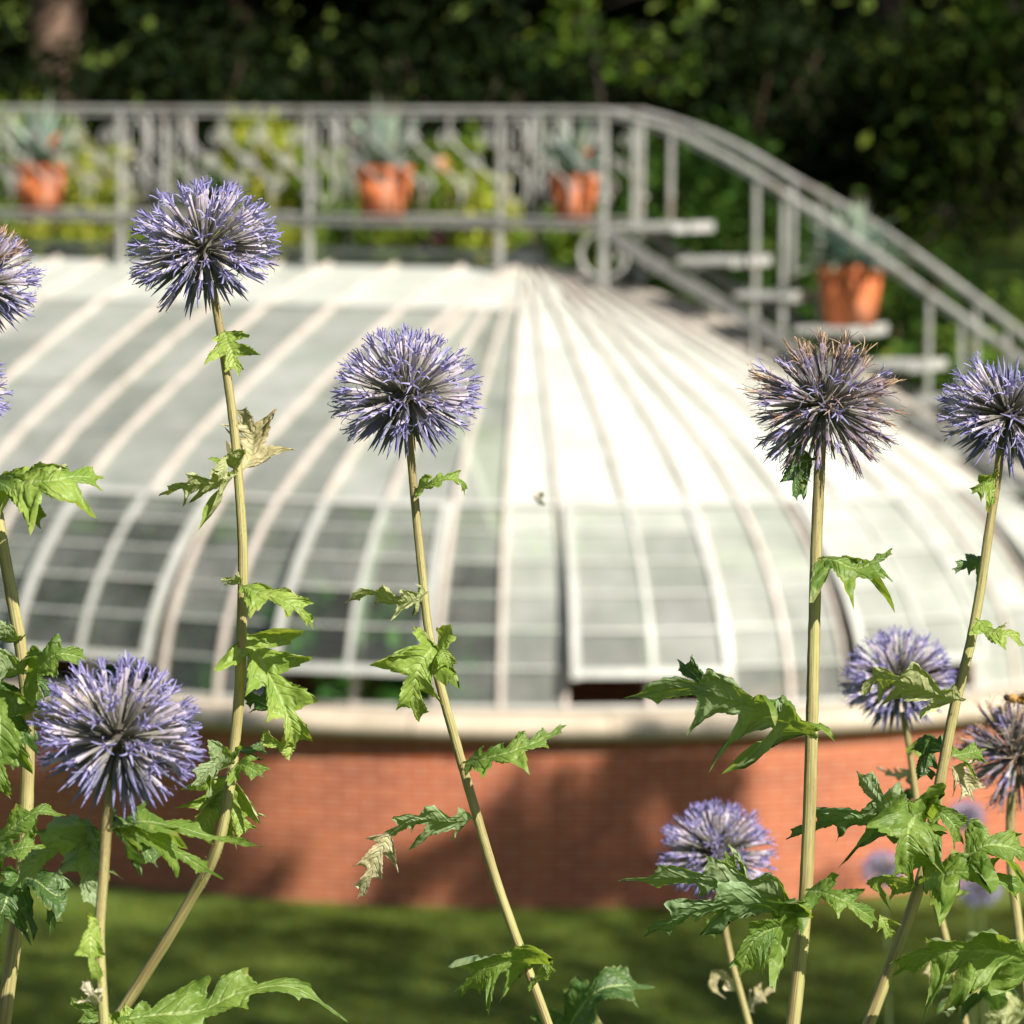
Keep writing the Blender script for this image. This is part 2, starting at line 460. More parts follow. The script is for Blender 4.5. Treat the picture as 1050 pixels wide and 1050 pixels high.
# vents: curved sashes hinged at the band and swung out
for kb in range(KMIN, 34):
    if kb % 4 != 1 or kb + 2 > 34: continue
    fr = MB(); tilt = .085 + .02 * math.sin(kb * 2.1)
    def vo(l, e=0.0): return .045 + tilt * (l - L_BAND) + e
    l0, l1 = L_BAND + .03, L_VENT
    def strip(ka, kc, la, lb, n, wk):
        pass
    nseg = 14
    def vp(kf, l, e): return roofpt(kf, l, vo(l, e))
    def railv(kf, wd, e0, e1):
        t = tang(kf); rg = []
        for i in range(nseg + 1):
            l = l0 + (l1 - l0) * i / nseg
            a = vp(kf, l, e1); b = vp(kf, l, e0)
            rg.append([fr.add(a - t * wd / 2), fr.add(a + t * wd / 2), fr.add(b + t * wd / 2), fr.add(b - t * wd / 2)])
        for i in range(nseg):
            for j in range(4):
                q = (j + 1) % 4; fr.f.append((rg[i][j], rg[i][q], rg[i + 1][q], rg[i + 1][j]))
        fr.f.append(tuple(rg[0])); fr.f.append(tuple(reversed(rg[-1])))
    def railh(l, wd, e0, e1):
        rg = []
        for i in range(7):
            kf = kb + .12 + (2 - .24) * i / 6
            rg.append([fr.add(vp(kf, l - wd / 2, e1)), fr.add(vp(kf, l + wd / 2, e1)), fr.add(vp(kf, l + wd / 2, e0)), fr.add(vp(kf, l - wd / 2, e0))])
        for i in range(6):
            for j in range(4):
                q = (j + 1) % 4; fr.f.append((rg[i][j], rg[i][q], rg[i + 1][q], rg[i + 1][j]))
    railv(kb + .10, .052, -.02, .026); railv(kb + 1.90, .052, -.02, .026); railv(kb + 1, .034, -.012, .020)
    railh(l0 + .03, .06, -.018, .022); railh(l1 - .035, .055, -.018, .022)
    rw = [l0 + .03 + (l1 - l0 - .065) * i / 5 for i in range(6)]
    for l in rw[1:-1]: railh(l, .015, -.010, .014)
    v = part('vent', fr, M_FRAME, gh, False)
    g = MB(); random.seed(kb + 50)
    for h in (0, 1):
        for i in range(5): pane(g, kb + .1 + h * .9, kb + 1 + h * .9, rw[i], rw[i + 1], vo(rw[i]), vo(rw[i + 1]), (.24 if kb < 4 else .50 if kb < 9 else .66) - .05 * i)  # apse vents carry the same painted glare
    part('pane', g, M_GLASS, v, False, 'wash_glare')
allst = [station(KMIN + i * .5) for i in range(2 * (KMAX - KMIN))]
wall = MB(); wall.sweep_ring(allst, [(4.60, -3.885), (4.88, -3.885), (4.88, GROUND - .15), (4.60, GROUND - .15), (4.60, -3.885)], True, True)
# exact uv height for the outside face
part('brick_wall', wall, M_BRICK, gh, False)
cp = MB(); pr = [(4.45, -3.735), (4.89, -3.72)]
for i in range(9):
    a = PI / 2 - PI * i / 8; pr.append((4.90 + .125 * math.cos(a), -3.805 + .083 * math.sin(a)))
pr += [(4.90, -3.893), (4.45, -3.893), (4.45, -3.735)]
cp.sweep_ring(allst, pr, True, True)
part('coping', cp, M_STONE, gh, True)
rc = MB()
rc.bar(C - AX * 9.1 + V((0, 0, ZA + .05)), C + V((0, 0, ZA + .05)), .16, .05)
rc.lathe(C + V((0, 0, ZA)), [(.001, .12), (.09, .11), (.16, .05), (.17, -.06)], 20)
part('ridge_cap', rc, M_LEAD, gh, False)

# inside the greenhouse: slatted benches with plants on them
def leafcard(mb, p, n, s, col, asp=.55, up=None):
    n = n.normalized(); x = n.cross(V((random.gauss(0, 1), random.gauss(0, 1), random.gauss(0, 1))))
    if x.length < 1e-3: return
    x.normalize(); y = n.cross(x)
    a = mb.add(p - x * s, col); b = mb.add(p + y * s * asp + n * s * .12, col); c = mb.add(p + x * s, col); d = mb.add(p - y * s * asp + n * s * .12, col)
    mb.f.append((a, b, c, d))
def jcol(c, v=.3): 
    f_ = 1 + random.uniform(-v, v); g_ = random.uniform(-.12, .12)
    return (max(.004, c[0] * f_ * (1 + g_)), max(.004, c[1] * f_), max(.003, c[2] * f_ * (1 - g_)))
def clump_leaves(mb, centre, rad, n, size, cols, squash=(1, 1, 1), flat=.0):
    for _ in range(n):
        d = V((random.gauss(0, 1), random.gauss(0, 1), random.gauss(0, 1))); d.normalize()
        rr = rad * random.random() ** .45
        p = centre + V((d.x * rr * squash[0], d.y * rr * squash[1], d.z * rr * squash[2]))
        nn = d * .5 + V((random.gauss(0, .6), random.gauss(0, .6), random.gauss(0, .6) + .5 + flat))
        leafcard(mb, p, nn, size * random.uniform(.6, 1.3), jcol(random.choice(cols)))
random.seed(8)
bench_z = GROUND + .85
for side, lab in ((1, 'slatted plant bench along the front glass inside the greenhouse'), (-1, 'slatted plant bench along the rear glass inside the greenhouse')):
    cc = C + N1 * (2.9 * side) - AX * 3.4
    b = thing('plant_bench', (cc.x, cc.y, GROUND), lab, 'bench')
    mb = MB()
    for i in range(9): mb.box(cc + N1 * (-.4 + i * .1) + V((0, 0, bench_z)), AX * 4.6, N1 * .038, V((0, 0, .015)))
    part('tabletop', mb, M_BENCH, b, False)
    for s in (-4.4, -1.5, 1.5, 4.4):
        for q in (-.36, .36):
            lg = MB(); p = cc + AX * s + N1 * q; lg.bar(V((p.x, p.y, GROUND - .02)), V((p.x, p.y, bench_z - .017)), .06, .06, V((0, 1, 0))); part('leg', lg, M_BENCH, b, False)
def bushy(p, h, rad, name, label, cat, group, cols, mat, n=260, size=.05, stems=5):
    t = thing(name, p, label, cat, group); st = MB(); fo = MB()
    for i in range(stems):
        a = random.uniform(0, 2 * PI); tip = p + V((math.cos(a) * rad * .6, math.sin(a) * rad * .6, h * random.uniform(.6, .95)))
        st.tube([p + V((0, 0, -.02)), p.lerp(tip, .5) + V((0, 0, h * .12)), tip], [.012, .009, .005], 5)
    nc = max(4, int(n / 45))
    for i in range(nc):
        a = random.uniform(0, 2 * PI); rr = rad * random.random() ** .5
        cpt = p + V((math.cos(a) * rr * .75, math.sin(a) * rr * .75, h * random.uniform(.25, .95)))
        clump_leaves(fo, cpt, min(rad, h) * .42, int(n / nc), size, cols)
    part('stem', st, M_BARK, t); part('foliage', fo, mat, t, False)
    return t
for i in range(16):
    side = 1 if i < 10 else -1; s = (i if i < 10 else (i - 10) * 1.6) * .92 - 7.9
    cc = C + N1 * ((2.9 + random.uniform(-.2, .2)) * side) + AX * s
    bushy(V((cc.x, cc.y, bench_z + .015)), random.uniform(.8, 1.5), random.uniform(.4, .7), 'bench_plant', 'leafy green plant seen dimly through the greenhouse glass',
          'plant', 'plants on the greenhouse benches', [(.10, .22, .05), (.16, .30, .07), (.09, .17, .06)], M_SHRUB, 420, .09, 4)

# ------------------------------------------------------------------ roof walkway with railings, and the iron stair
DZ = -0.645; W2 = .33; RZ = .205
wk = thing('roof_walkway', (C.x, C.y, DZ), 'pale grey iron walkway with scrolled railings along the greenhouse ridge', 'walkway')
S0, S1 = -9.0, .80
def wp(s, q, z): return C + AX * s + N1 * q + V((0, 0, z))
mb = MB()
mb.box(wp((S0 + S1) / 2, 0, DZ - .02), AX * ((S1 - S0) / 2), N1 * .30, V((0, 0, .018)))
for q in (-1, 1): mb.box(wp((S0 + S1) / 2, q * (W2 + .0), DZ - .018), AX * ((S1 - S0) / 2), N1 * .026, V((0, 0, .020)))
part('deck', mb, M_STRING, wk, False)
posts_s = []
for px in (620, 513, 317, 124):
    # solve s on the near railing line for the photographed column
    s = 0
    for _ in range(30):
        x, y, d = proj(wp(s, W2, 0)); s += (px - x) * d / K / AX.x
    posts_s.append(s)
step = posts_s[2] - posts_s[3]
while posts_s[-1] - step > S0: posts_s.append(posts_s[-1] - step)
for q in (W2, -W2):
    hr = MB()
    hr.bar(wp(S0, q, RZ), wp(posts_s[0] + .02, q, RZ), .048, .026); hr.bar(wp(S0, q, RZ - .05), wp(posts_s[0], q, RZ - .05), .016, .016)
    part('handrail', hr, M_IRON, wk, False)
    br_ = MB(); br_.bar(wp(S0, q, DZ + .04), wp(posts_s[0], q, DZ + .04), .016, .016); part('bottom_rail', br_, M_IRON, wk, False)
    for i, s in enumerate(posts_s):
        pm = MB(); pm.bar(wp(s, q, DZ + .012), wp(s, q, RZ - .015), .031, .031, N1)
        pm.box(wp(s, q, DZ + .20), AX * .036, N1 * .036, V((0, 0, .015)))
        part('post', pm, M_IRON, wk, False)
        sup = MB()
        rr = max(0.0, abs(q))
        zr = ZA - .18
        sup.bar(wp(s, q, DZ - .040), wp(s, q, zr), .04, .04, N1)
        if s > .3:
            for dx in (-.12, .12):
                cpts = [wp(s + dx * 1.6 * math.sin(a) , q, DZ - .22 + .17 * math.cos(a)) for a in [PI * 1.25 * j / 12 for j in range(13)]]
                sup.tube(cpts, .017, 6)
        part('bracket', sup, M_IRON, wk, False)
def spiral(o, x, z, r, turns, n=22, flip=1, r2=.25):
    out = []
    for i in range(n):
        t = i / (n - 1); a = t * turns * 2 * PI; rr = r * (1 - (1 - r2) * t)
        out.append(o + x * (flip * rr * math.cos(a)) + z * (rr * math.sin(a)))
    return out
ZV = V((0, 0, 1))
for q in (W2, -W2):
    for i in range(len(posts_s) - 1):
        s1, s0 = posts_s[i], posts_s[i + 1]; wdt = s1 - s0; mb = MB(); h0, h1 = DZ + .105, RZ - .065; hh = h1 - h0; mid = (h0 + h1) / 2
        # column of ovals beside the post
        for zc in (h0 + hh * .25, h0 + hh * .75):
            mb.tube([wp(s0 + .14, q, zc) + AX * (.075 * math.cos(a)) + ZV * (hh * .215 * math.sin(a)) for a in [2 * PI * j / 18 for j in range(19)]], .010, 6, False)
        xs = s0 + .27
        mb.bar(wp(xs - .02, q, h0), wp(xs - .02, q, h1), .018, .018, N1)
        # leaning S scrolls
        nS = 4 if wdt > 1.2 else 2
        usable = s1 - xs - .05
        for j in range(nS):
            c0 = xs + usable * (j + .5) / nS; wv = usable / nS
            pts = []
            for t in range(25):
                u = t / 24; pts.append(wp(c0 + wv * .62 * math.cos(PI * u) * (1 if (j % 2 == 0) else 1), q, h0 + hh * u) + AX * (.05 * math.sin(2 * PI * u)))
            mb.tube(pts, .0060, 6)
            mb.tube([wp(c0, q, h0 + hh * .5) + AX * (wv * .15 * math.cos(a)) + ZV * (wv * .15 * math.sin(a)) for a in [2 * PI * t / 14 for t in range(15)]], .006, 6, False)
            mb.tube(spiral(wp(c0 + wv * .26, q, h0 + hh * .76), AX, ZV, wv * .24, 1.4), .0062, 6)
            mb.tube(spiral(wp(c0 - wv * .26, q, h0 + hh * .24), AX, ZV, wv * .24, 1.4, 22, -1), .0062, 6)
        part('scroll_panel', mb, M_IRON, wk, True)

# stair: planes through near and far railing lines
def plane_pt(px, py, q, zoff=0.0):
    """point of the vertical plane at offset q from the axis that the photograph shows at a pixel"""
    ray = at(px, py, 1.0); o = C + N1 * q; nrm = V((-AX.y, AX.x, 0))
    t = o.dot(nrm) / ray.dot(nrm); return ray * t
def s_of(p): return (p - C).dot(AX)
TREAD_S0 = 1.14; RUN = .465; RISE = .242
st = thing('iron_staircase', wp(TREAD_S0, 0, GROUND), 'pale iron staircase with pierced treads curving down over the greenhouse end', 'staircase')
NT = 17
for i in range(NT):
    s = TREAD_S0 + i * RUN; z = DZ + .012 - i * RISE; mb = MB()
    mb.box(wp(s, 0, z - .02), AX * .215, N1 * (W2 + .03), V((0, 0, .02)))
    mb.box(wp(s + .222, 0, z - .024), AX * .012, N1 * (W2 + .03), V((0, 0, .036)))
    mb.box(wp(s - .1, 0, z - .052), AX * .10, N1 * (W2 - .10), V((0, 0, .012)))
    part('tread', mb, M_TREAD, st, False)
def strz(s): return DZ - .17 - (s - TREAD_S0 + .15) * RISE / RUN
for q in (W2, -W2):
    mb = MB(); sE = TREAD_S0 + NT * RUN - .25
    pts = [wp(S1 + .03, q, DZ - .05)] + [wp(s, q, strz(s)) for s in (1.1, 2.5, 4.5, 6.5, sE)]
    for a, b in zip(pts[:-1], pts[1:]): mb.bar(a, b, .04, .09)
    part('stringer', mb, M_STRING, st, False)
    if q > 0: px = [(624, 113), (647, 119), (690, 133), (729, 152), (770, 175), (814, 203), (860, 233), (900, 261), (955, 301), (1011, 341), (1100, 405), (1300, 550)]
    else: px = [(655, 113), (680, 119), (725, 134), (765, 153), (814, 182), (840, 196), (880, 219), (913, 240), (960, 274), (1000, 304), (1050, 342), (1140, 410), (1340, 555)]
    P = [plane_pt(x, y, q) for x, y in px]
    P = catmull(P, 70)
    mb = MB()
    for a, b in zip(P[:-1], P[1:]): mb.bar(a, b + (b - a) * .04, .048, .028)
    for a, b in zip(P[:-1], P[1:]): mb.bar(a - ZV * .05, b - ZV * .05, .018, .018)
    part('handrail', mb, M_IRON, st, False)
    bl = [650, 778, 806, 957, 988, 1100, 1130] if q > 0 else [690, 816, 843, 1000, 1030, 1140, 1170]
    for bx in bl:
        pr_ = min(P, key=lambda p: abs(proj(p)[0] - bx)); s = s_of(pr_); zb = DZ if s < 1.3 else strz(s) - (.25 if bx in (778, 957) else .0)
        m2 = MB(); m2.bar(wp(s, q, zb), V((pr_.x, pr_.y, pr_.z - .06)), .027, .027, N1); part('baluster', m2, M_IRON, st, False)

# ------------------------------------------------------------------ potted succulents
def agave(mb, o, n, length, spread, cols, wid=.045):
    for i in range(n):
        a = i * 2.399 + random.uniform(-.2, .2); t = (i + .5) / n
        el = R_(82 - spread * t + random.uniform(-6, 6)); L = length * random.uniform(.75, 1.1)
        d = V((math.cos(a), math.sin(a), 0)); side = V((-math.sin(a), math.cos(a), 0)); col = jcol(random.choice(cols), .25)
        pts = []
        for j in range(7):
            u = j / 6; e = el - u * u * R_(28)
            p = o + d * (math.cos(el) * L * u + .02) + ZV * (math.sin(el) * L * u - L * .22 * u * u * (1 - t * .3) * math.cos(el))
            wv = wid * (1 - u ** 2.2) * (.75 + .5 * math.sin(PI * min(1, u * 1.2)))
            up = (ZV * math.cos(el) - d * math.sin(el))
            c2 = lerp3(col, (.16, .13, .06), u ** 6)
            pts.append([mb.add(p - side * wv + up * wv * .5, c2), mb.add(p, c2), mb.add(p + side * wv + up * wv * .5, c2)])
        for j in range(6):
            for q in (0, 1): mb.f.append((pts[j][q], pts[j][q + 1], pts[j + 1][q + 1], pts[j + 1][q]))
BLUE = [(.24, .33, .27), (.32, .41, .33), (.18, .26, .21)]
def potted(p, rad, h, label, nl, length, spread, blooms, wid=.04):
    t = thing('potted_agave', p, label, 'potted plant', 'terracotta pots on the roof walkway and stair')
    mb = MB(); rb = rad * .72
    mb.lathe(p, [(.01, .0), (rb, 0), (rad * .95, h * .80), (rad * .88, h * .80), (rad * .86, h * .9), (.01, h * .9)], 32)
    pt = part('pot', mb, M_TERRA, t)
    rm = MB(); rm.lathe(p, [(rad * .955, h * .80), (rad, h * .80), (rad * 1.02, h * .98), (rad * .98, h), (rad * .88, h), (rad * .87, h * .91)], 32)
    part('rim', rm, M_TERRA, pt)
    so_ = MB(); so_.lathe(p, [(.005, h * .93), (rad * .86, h * .915)], 24); part('soil', so_, M_SOIL, t)
    ag = MB(); agave(ag, p + ZV * h * .93, nl, length, spread, BLUE, wid); part('leaves', ag, M_AGAVE, t, False)
    for (dx, dz, sz, col) in blooms:
        b = MB(); c0 = p + RT * dx + ZV * dz
        b.tube([p + ZV * h * .92, p.lerp(c0, .5) + ZV * .08, c0], .008, 5, True, (.15, .2, .06))
        for _ in range(26):
            d = V((random.gauss(0, 1), random.gauss(0, 1), random.gauss(0, 1))).normalized()
            leafcard(b, c0 + d * sz * random.uniform(.3, 1), d, sz * .55, jcol(col, .2))
        part('bloom', b, M_SHRUB, t, False)
random.seed(21)
def deck_pt(px):
    s = 0
    for _ in range(30):
        x, y, d = proj(wp(s, 0, DZ)); s += (px - x) * d / K / AX.x
    return wp(s, 0, DZ + .003)
OR = (.75, .22, .06); RD = (.62, .08, .035); CR = (.72, .55, .30)
potted(deck_pt(41), .215, .40, 'terracotta pot with grey-blue agave on the walkway at the left edge', 28, .66, 58, [(.12, .56, .07, OR)])
potted(deck_pt(393), .225, .41, 'terracotta pot with tall spiky agave on the middle of the walkway', 32, .64, 62, [(.05, .52, .075, RD), (.44, .42, .07, (.70, .36, .12))])
potted(deck_pt(588), .185, .36, 'narrower terracotta pot with blooming succulent beside the last walkway post', 26, .56, 56, [(.0, .46, .07, CR), (.09, .50, .05, RD)])
s4 = TREAD_S0 + 4 * RUN
pp = wp(TREAD_S0 + 3 * RUN + .08, .0, DZ + .012 - 3 * RISE + .003)
x, y, d = proj(pp)
potted(pp, .24, .45, 'terracotta pot with dense grey rosette standing on the staircase', 90, .54, 84, [], .058)

# ------------------------------------------------------------------ ground
def gz(x, y):
    p = V((x, y, 0)) - C; q = -p.dot(N1)
    def ss(a, b, t): t = max(0, min(1, (t - a) / (b - a))); return t * t * (3 - 2 * t)
    z = GROUND
    z += (GROUND * -1 - 1.42) * (1 - max(0, min(1, (y - 3.5) / 15.0)) ** .9)
    z += 3.75 * ss(5.9, 8.6, q) + max(0, q - 9) * .06 * (1 if q < 36 else 1)
    z += 14 * ss(38, 62, q)
    return z
mb = MB(); xs = [-90, -60, -40, -28, -20] + [-15 + i for i in range(31)] + [20, 28, 40, 60, 90]
ys = [-40, -20, -10, -4] + [i * 1.0 for i in range(0, 60)] + [64, 68, 72, 78, 85, 95, 110, 140]
idx = [[mb.add(V((x, y, gz(x, y) + (0 if -6 < x < 6 and y < 29 else .12 * noise.noise(V((x * .3, y * .3, 0))))))) for x in xs] for y in ys]
for j in range(len(ys) - 1):
    for i in range(len(xs) - 1): mb.f.append((idx[j][i], idx[j][i + 1], idx[j + 1][i + 1], idx[j + 1][i]))
props(part('lawn', mb, M_LAWN), kind='structure')
random.seed(77); mb = MB()
for _ in range(26000):
    y = random.uniform(19.5, 27.4); x = random.uniform(-1, 1) * (y * .125 + .4)
    q = V((x, y, 0)) - C
    if q.length < 4.9 or (q.dot(AX) < 0 and abs(q.dot(N1)) < 4.9): continue
    h = random.uniform(.03, .075); a = random.uniform(0, 2 * PI); b = V((x, y, gz(x, y) - .005)); c = jcol(random.choice([(.08, .13, .012), (.13, .17, .016), (.18, .18, .03)]), .3)
    s_ = V((math.cos(a), math.sin(a), 0)) * .006; lean = V((random.gauss(0, .4), random.gauss(0, .4), 1)) * h
    i0 = mb.add(b - s_, c); i1 = mb.add(b + s_, c); i2 = mb.add(b + lean, c); mb.f.append((i0, i1, i2))
props(part('grass', mb, M_GRASS, None, False), 'short mown green grass growing in front of the brick wall', 'grass', None, 'stuff')

# ------------------------------------------------------------------ bank shrubs behind the walkway
random.seed(5)
GR = [(.16, .24, .03), (.22, .29, .04), (.10, .18, .025)]; YG = [(.30, .33, .045), (.24, .30, .04), (.36, .36, .06)]; DG = [(.05, .11, .02), (.08, .15, .025)]
def bankpt(px, Y):
    q = Y - 32.6
    for _ in range(20):
        X = (px - 525) / K * Y; Y = C.y + (q - math.sin(TH) * (X - C.x)) / math.cos(TH)
    return V((X, Y, gz(X, Y)))
shr = [(22, 41.8, 1.3, .75, GR, 'leafy sunlit shrub behind the left end of the walkway'), (90, 41.6, .95, .55, YG, 'low yellow-green shrub right of the leftmost pot'),
       (268, 41.2, 1.15, .60, YG, 'yellow-green shrub behind the railing between the two left posts'), (338, 41.0, 1.05, .50, GR, 'mid-green shrub showing left of the middle terracotta pot'),
       (440, 40.6, 1.12, .62, GR, 'loose green shrub just right of the middle terracotta pot'), (497, 40.4, .95, .45, YG, 'bright shrub directly left of the right-hand railing post'),
       (556, 40.2, .9, .45, GR, 'small green shrub behind the pot with the cream bloom'), (640, 39.9, .85, .45, DG, 'dark shrub behind the head of the staircase'),
       (200, 41.6, .7, .5, DG, 'low dark shrub behind the scrolled railing on the left')]
for px, Y, h, rad, cols, lab in shr:
    p = bankpt(px, Y + .3 if px < 600 else 40.8); bushy(p, h + .25, rad, 'shrub', lab, 'shrub', 'shrubs on the bank behind the walkway', cols, M_SHRUB, 900, .055, 6)
for px, q_, h, lab in ((700, 8.2, 1.5, 'dark shrub on the bank under the upper stair treads'), (770, 7.6, 1.8, 'dark shrub on the bank between the baluster pairs'), (850, 7.4, 2.0, 'dark shrub on the bank left of the staircase pot'),
                       (925, 7.2, 2.2, 'deep green shrub on the bank right of the staircase pot'), (1000, 7.0, 2.3, 'olive shrub on the bank near the right edge'), (1075, 6.8, 2.3, 'olive shrub on the bank just past the right edge'), (1160, 6.8, 2.3, 'outermost dark shrub on the bank at the right')):
    bushy(bankpt(px, 32.6 + q_), h, .85, 'bank_shrub', lab, 'shrub', 'shrubs on the bank beside the staircase', DG if px < 950 else DG + GR, M_SHRUB, 1500, .06, 6)
# edging plants right under the walkway
for i, px in enumerate(range(-20, 720, 62)):
    p = bankpt(px, 41.0)
    bushy(p, .42 + .1 * random.random(), .36, 'edging_plant', 'low yellow-green bedding plant in the border under the walkway', 'plant', 'bedding plants under the walkway', YG if i % 3 else GR, M_SHRUB, 340, .045, 4)
for px, py, colr, lab in ((452, 243, (.50, .10, .30), 'pink flower cluster low behind the middle of the walkway'), (437, 257, (.22, .08, .30), 'purple flower cluster just below the pink one'), (511, 258, (.36, .07, .20), 'magenta flower cluster right of the pink and purple ones')):
    c0 = at(px, py, bankpt(px, 40.6).y); g0 = V((c0.x, c0.y, gz(c0.x, c0.y)))
    t = thing('flower_cluster', g0, lab, 'flowers', 'flower clusters under the walkway'); b = MB(); s_ = MB()
    s_.tube([g0, c0], .01, 5); part('stem', s_, M_BARK, t)
    for _ in range(70):
        d = V((random.gauss(0, 1), random.gauss(0, 1), random.gauss(0, .7))).normalized(); leafcard(b, c0 + d * .11 * random.random(), d, .035, jcol(colr, .3))
    part('bloom', b, M_SHRUB, t, False)

# ------------------------------------------------------------------ trees
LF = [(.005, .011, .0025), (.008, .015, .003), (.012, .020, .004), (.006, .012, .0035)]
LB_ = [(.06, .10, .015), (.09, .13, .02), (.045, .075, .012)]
def tree(base, h, tr, crown_c, crown_r, nclump, nleaf, size, label, group, cols, clumps=None, name='tree', low=None):
    t = thing(name, base, label, 'tree', group); tb = MB()
    top = base + V((random.uniform(-.4, .4), random.uniform(-.4, .4), h * .8))
    pts = catmull([base + V((0, 0, -.15)), base.lerp(top, .35) + V((random.uniform(-.15, .15), random.uniform(-.15, .15), 0)), base.lerp(top, .7), top], 14)
    rad = [tr * (1.25 if i == 0 else 1) * (1 - .8 * i / 13) for i in range(14)]
    tb.tube(pts, rad, 14)
    cl = clumps or []
    if not clumps:
        for _ in range(nclump):
            d = V((random.gauss(0, 1), random.gauss(0, 1), random.gauss(0, 1))).normalized(); rr = random.random() ** .4
            cl.append((crown_c + V((d.x * crown_r[0] * rr, d.y * crown_r[1] * rr, d.z * crown_r[2] * rr)), random.uniform(.5, 1.05)))
    if low: cl = cl + low
    for i in range(0, len(cl), max(1, len(cl) // 16)):
        cpt = cl[i][0]; b = min(pts[3:], key=lambda p: (p - cpt).length + abs(p.z - (cpt.z - 1.2)) * .8)
        tb.tube(catmull([b, b.lerp(cpt, .55) + V((0, 0, .25)), cpt], 7), [tr * .28 * (1 - .85 * k / 6) for k in range(7)], 7)
    part('trunk', tb, M_BARK, t)
    fo = MB(); per = max(6, nleaf // max(1, len(cl)))
    for cpt, r_ in cl:
        base_c = [jcol(c, .35) for c in cols]
        clump_leaves(fo, cpt, r_, per, size, base_c, (1, 1, .75))
    part('crown', fo, M_CROWN, t, False)
    return t
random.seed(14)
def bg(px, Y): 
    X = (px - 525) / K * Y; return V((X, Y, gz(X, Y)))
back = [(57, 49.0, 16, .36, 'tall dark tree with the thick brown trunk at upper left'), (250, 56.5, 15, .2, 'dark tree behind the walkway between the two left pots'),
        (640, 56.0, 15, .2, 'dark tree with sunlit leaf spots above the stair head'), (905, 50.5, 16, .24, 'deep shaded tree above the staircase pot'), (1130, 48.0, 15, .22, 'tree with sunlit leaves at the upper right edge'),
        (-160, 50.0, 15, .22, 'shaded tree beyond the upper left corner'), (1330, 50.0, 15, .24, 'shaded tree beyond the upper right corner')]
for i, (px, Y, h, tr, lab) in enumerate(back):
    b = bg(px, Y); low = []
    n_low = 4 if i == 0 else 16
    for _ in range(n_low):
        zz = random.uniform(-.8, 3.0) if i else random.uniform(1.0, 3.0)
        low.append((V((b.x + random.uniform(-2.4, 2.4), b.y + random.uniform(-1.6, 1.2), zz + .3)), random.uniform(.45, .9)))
    tree(b, h, tr, b + V((0, 0, h * .62)), (4.2, 3.8, h * .36), 60, 7600, .11, lab, 'shaded trees behind the greenhouse', LF if i != 4 else LF + LB_, None, 'tree', low)  # right-edge tree mixes in lighter leaves, sun spots put into the colour
tree(V((11.8, 33.5, gz(11.8, 33.5))), 15, .28, V((11.6, 33.4, 8.0)), (3.4, 3.4, 3.6), 70, 6500, .12, 'unseen broad tree added outside the view by the staircase foot to shade the bank', None, LF)  # unseen tree added to keep sun off the bank shrubs
tree(V((9.6, 46, gz(9.6, 46))), 15, .3, V((7.0, 45, 10.0)), (5.6, 4.2, 4.0), 110, 20000, .16, 'unseen spreading tree added outside the view at the right to shade the background', None, LF)  # unseen crown added to block sun from the background trees
tree(V((-8.2, 46, gz(-8.2, 46))), 15, .3, V((-2.2, 44.8, 10.2)), (6.4, 3.4, 3.9), 110, 20000, .16, 'unseen spreading tree added outside the view at the left to shade the background', None, LF)  # second added crown, darkens the left of the background
# dense understory
und = [(470, 46.5, 2.4, 'dark bushy understory shrub behind the middle of the walkway'), (760, 46.0, 2.3, 'dark bushy shrub below the handrail curve'), (880, 44.5, 2.0, 'shadowed shrub behind the pot on the stair'), (1005, 43.6, 2.3, 'half-sunlit green shrub at the right edge behind the staircase'),
       (1120, 44.5, 2.4, 'green shrub just past the right edge of the view'), (210, 47.0, 2.2, 'dark shrub behind the scrolled railing on the left side')]
und += [(690, 47.0, 1.9, 'dark shrub under the trees just right of the stair head'), (830, 47.5, 1.9, 'dark shrub under the trees above the staircase pot'), (940, 46.5, 2.0, 'dark shrub under the trees beyond the lower handrail'), (1040, 47.0, 2.0, 'dark shrub under the trees at the right edge'),
        (1150, 47.0, 2.2, 'dark shrub under the trees past the right edge'), (60, 47.5, 1.9, 'dark shrub at the foot of the thick brown trunk'), (340, 47.5, 1.9, 'dark shrub under the trees above the walkway railing'), (580, 47.0, 1.9, 'dark shrub under the trees behind the last walkway pot')]
for px, Y, h, lab in und:
    bushy(bg(px, Y), h, 1.35, 'understory_shrub', lab, 'shrub', 'shrubs under the trees', LF + (LB_ if px > 950 else []), M_CROWN, 2600, .075, 7)
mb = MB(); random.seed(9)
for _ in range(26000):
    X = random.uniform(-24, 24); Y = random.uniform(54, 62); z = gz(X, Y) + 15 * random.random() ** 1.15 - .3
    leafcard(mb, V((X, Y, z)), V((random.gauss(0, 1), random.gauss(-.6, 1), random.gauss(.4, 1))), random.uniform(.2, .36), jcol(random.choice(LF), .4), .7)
props(part('woodland', mb, M_CROWN, None, False), 'dark wood reading as one mass far behind the greenhouse', 'woodland', None, 'stuff')
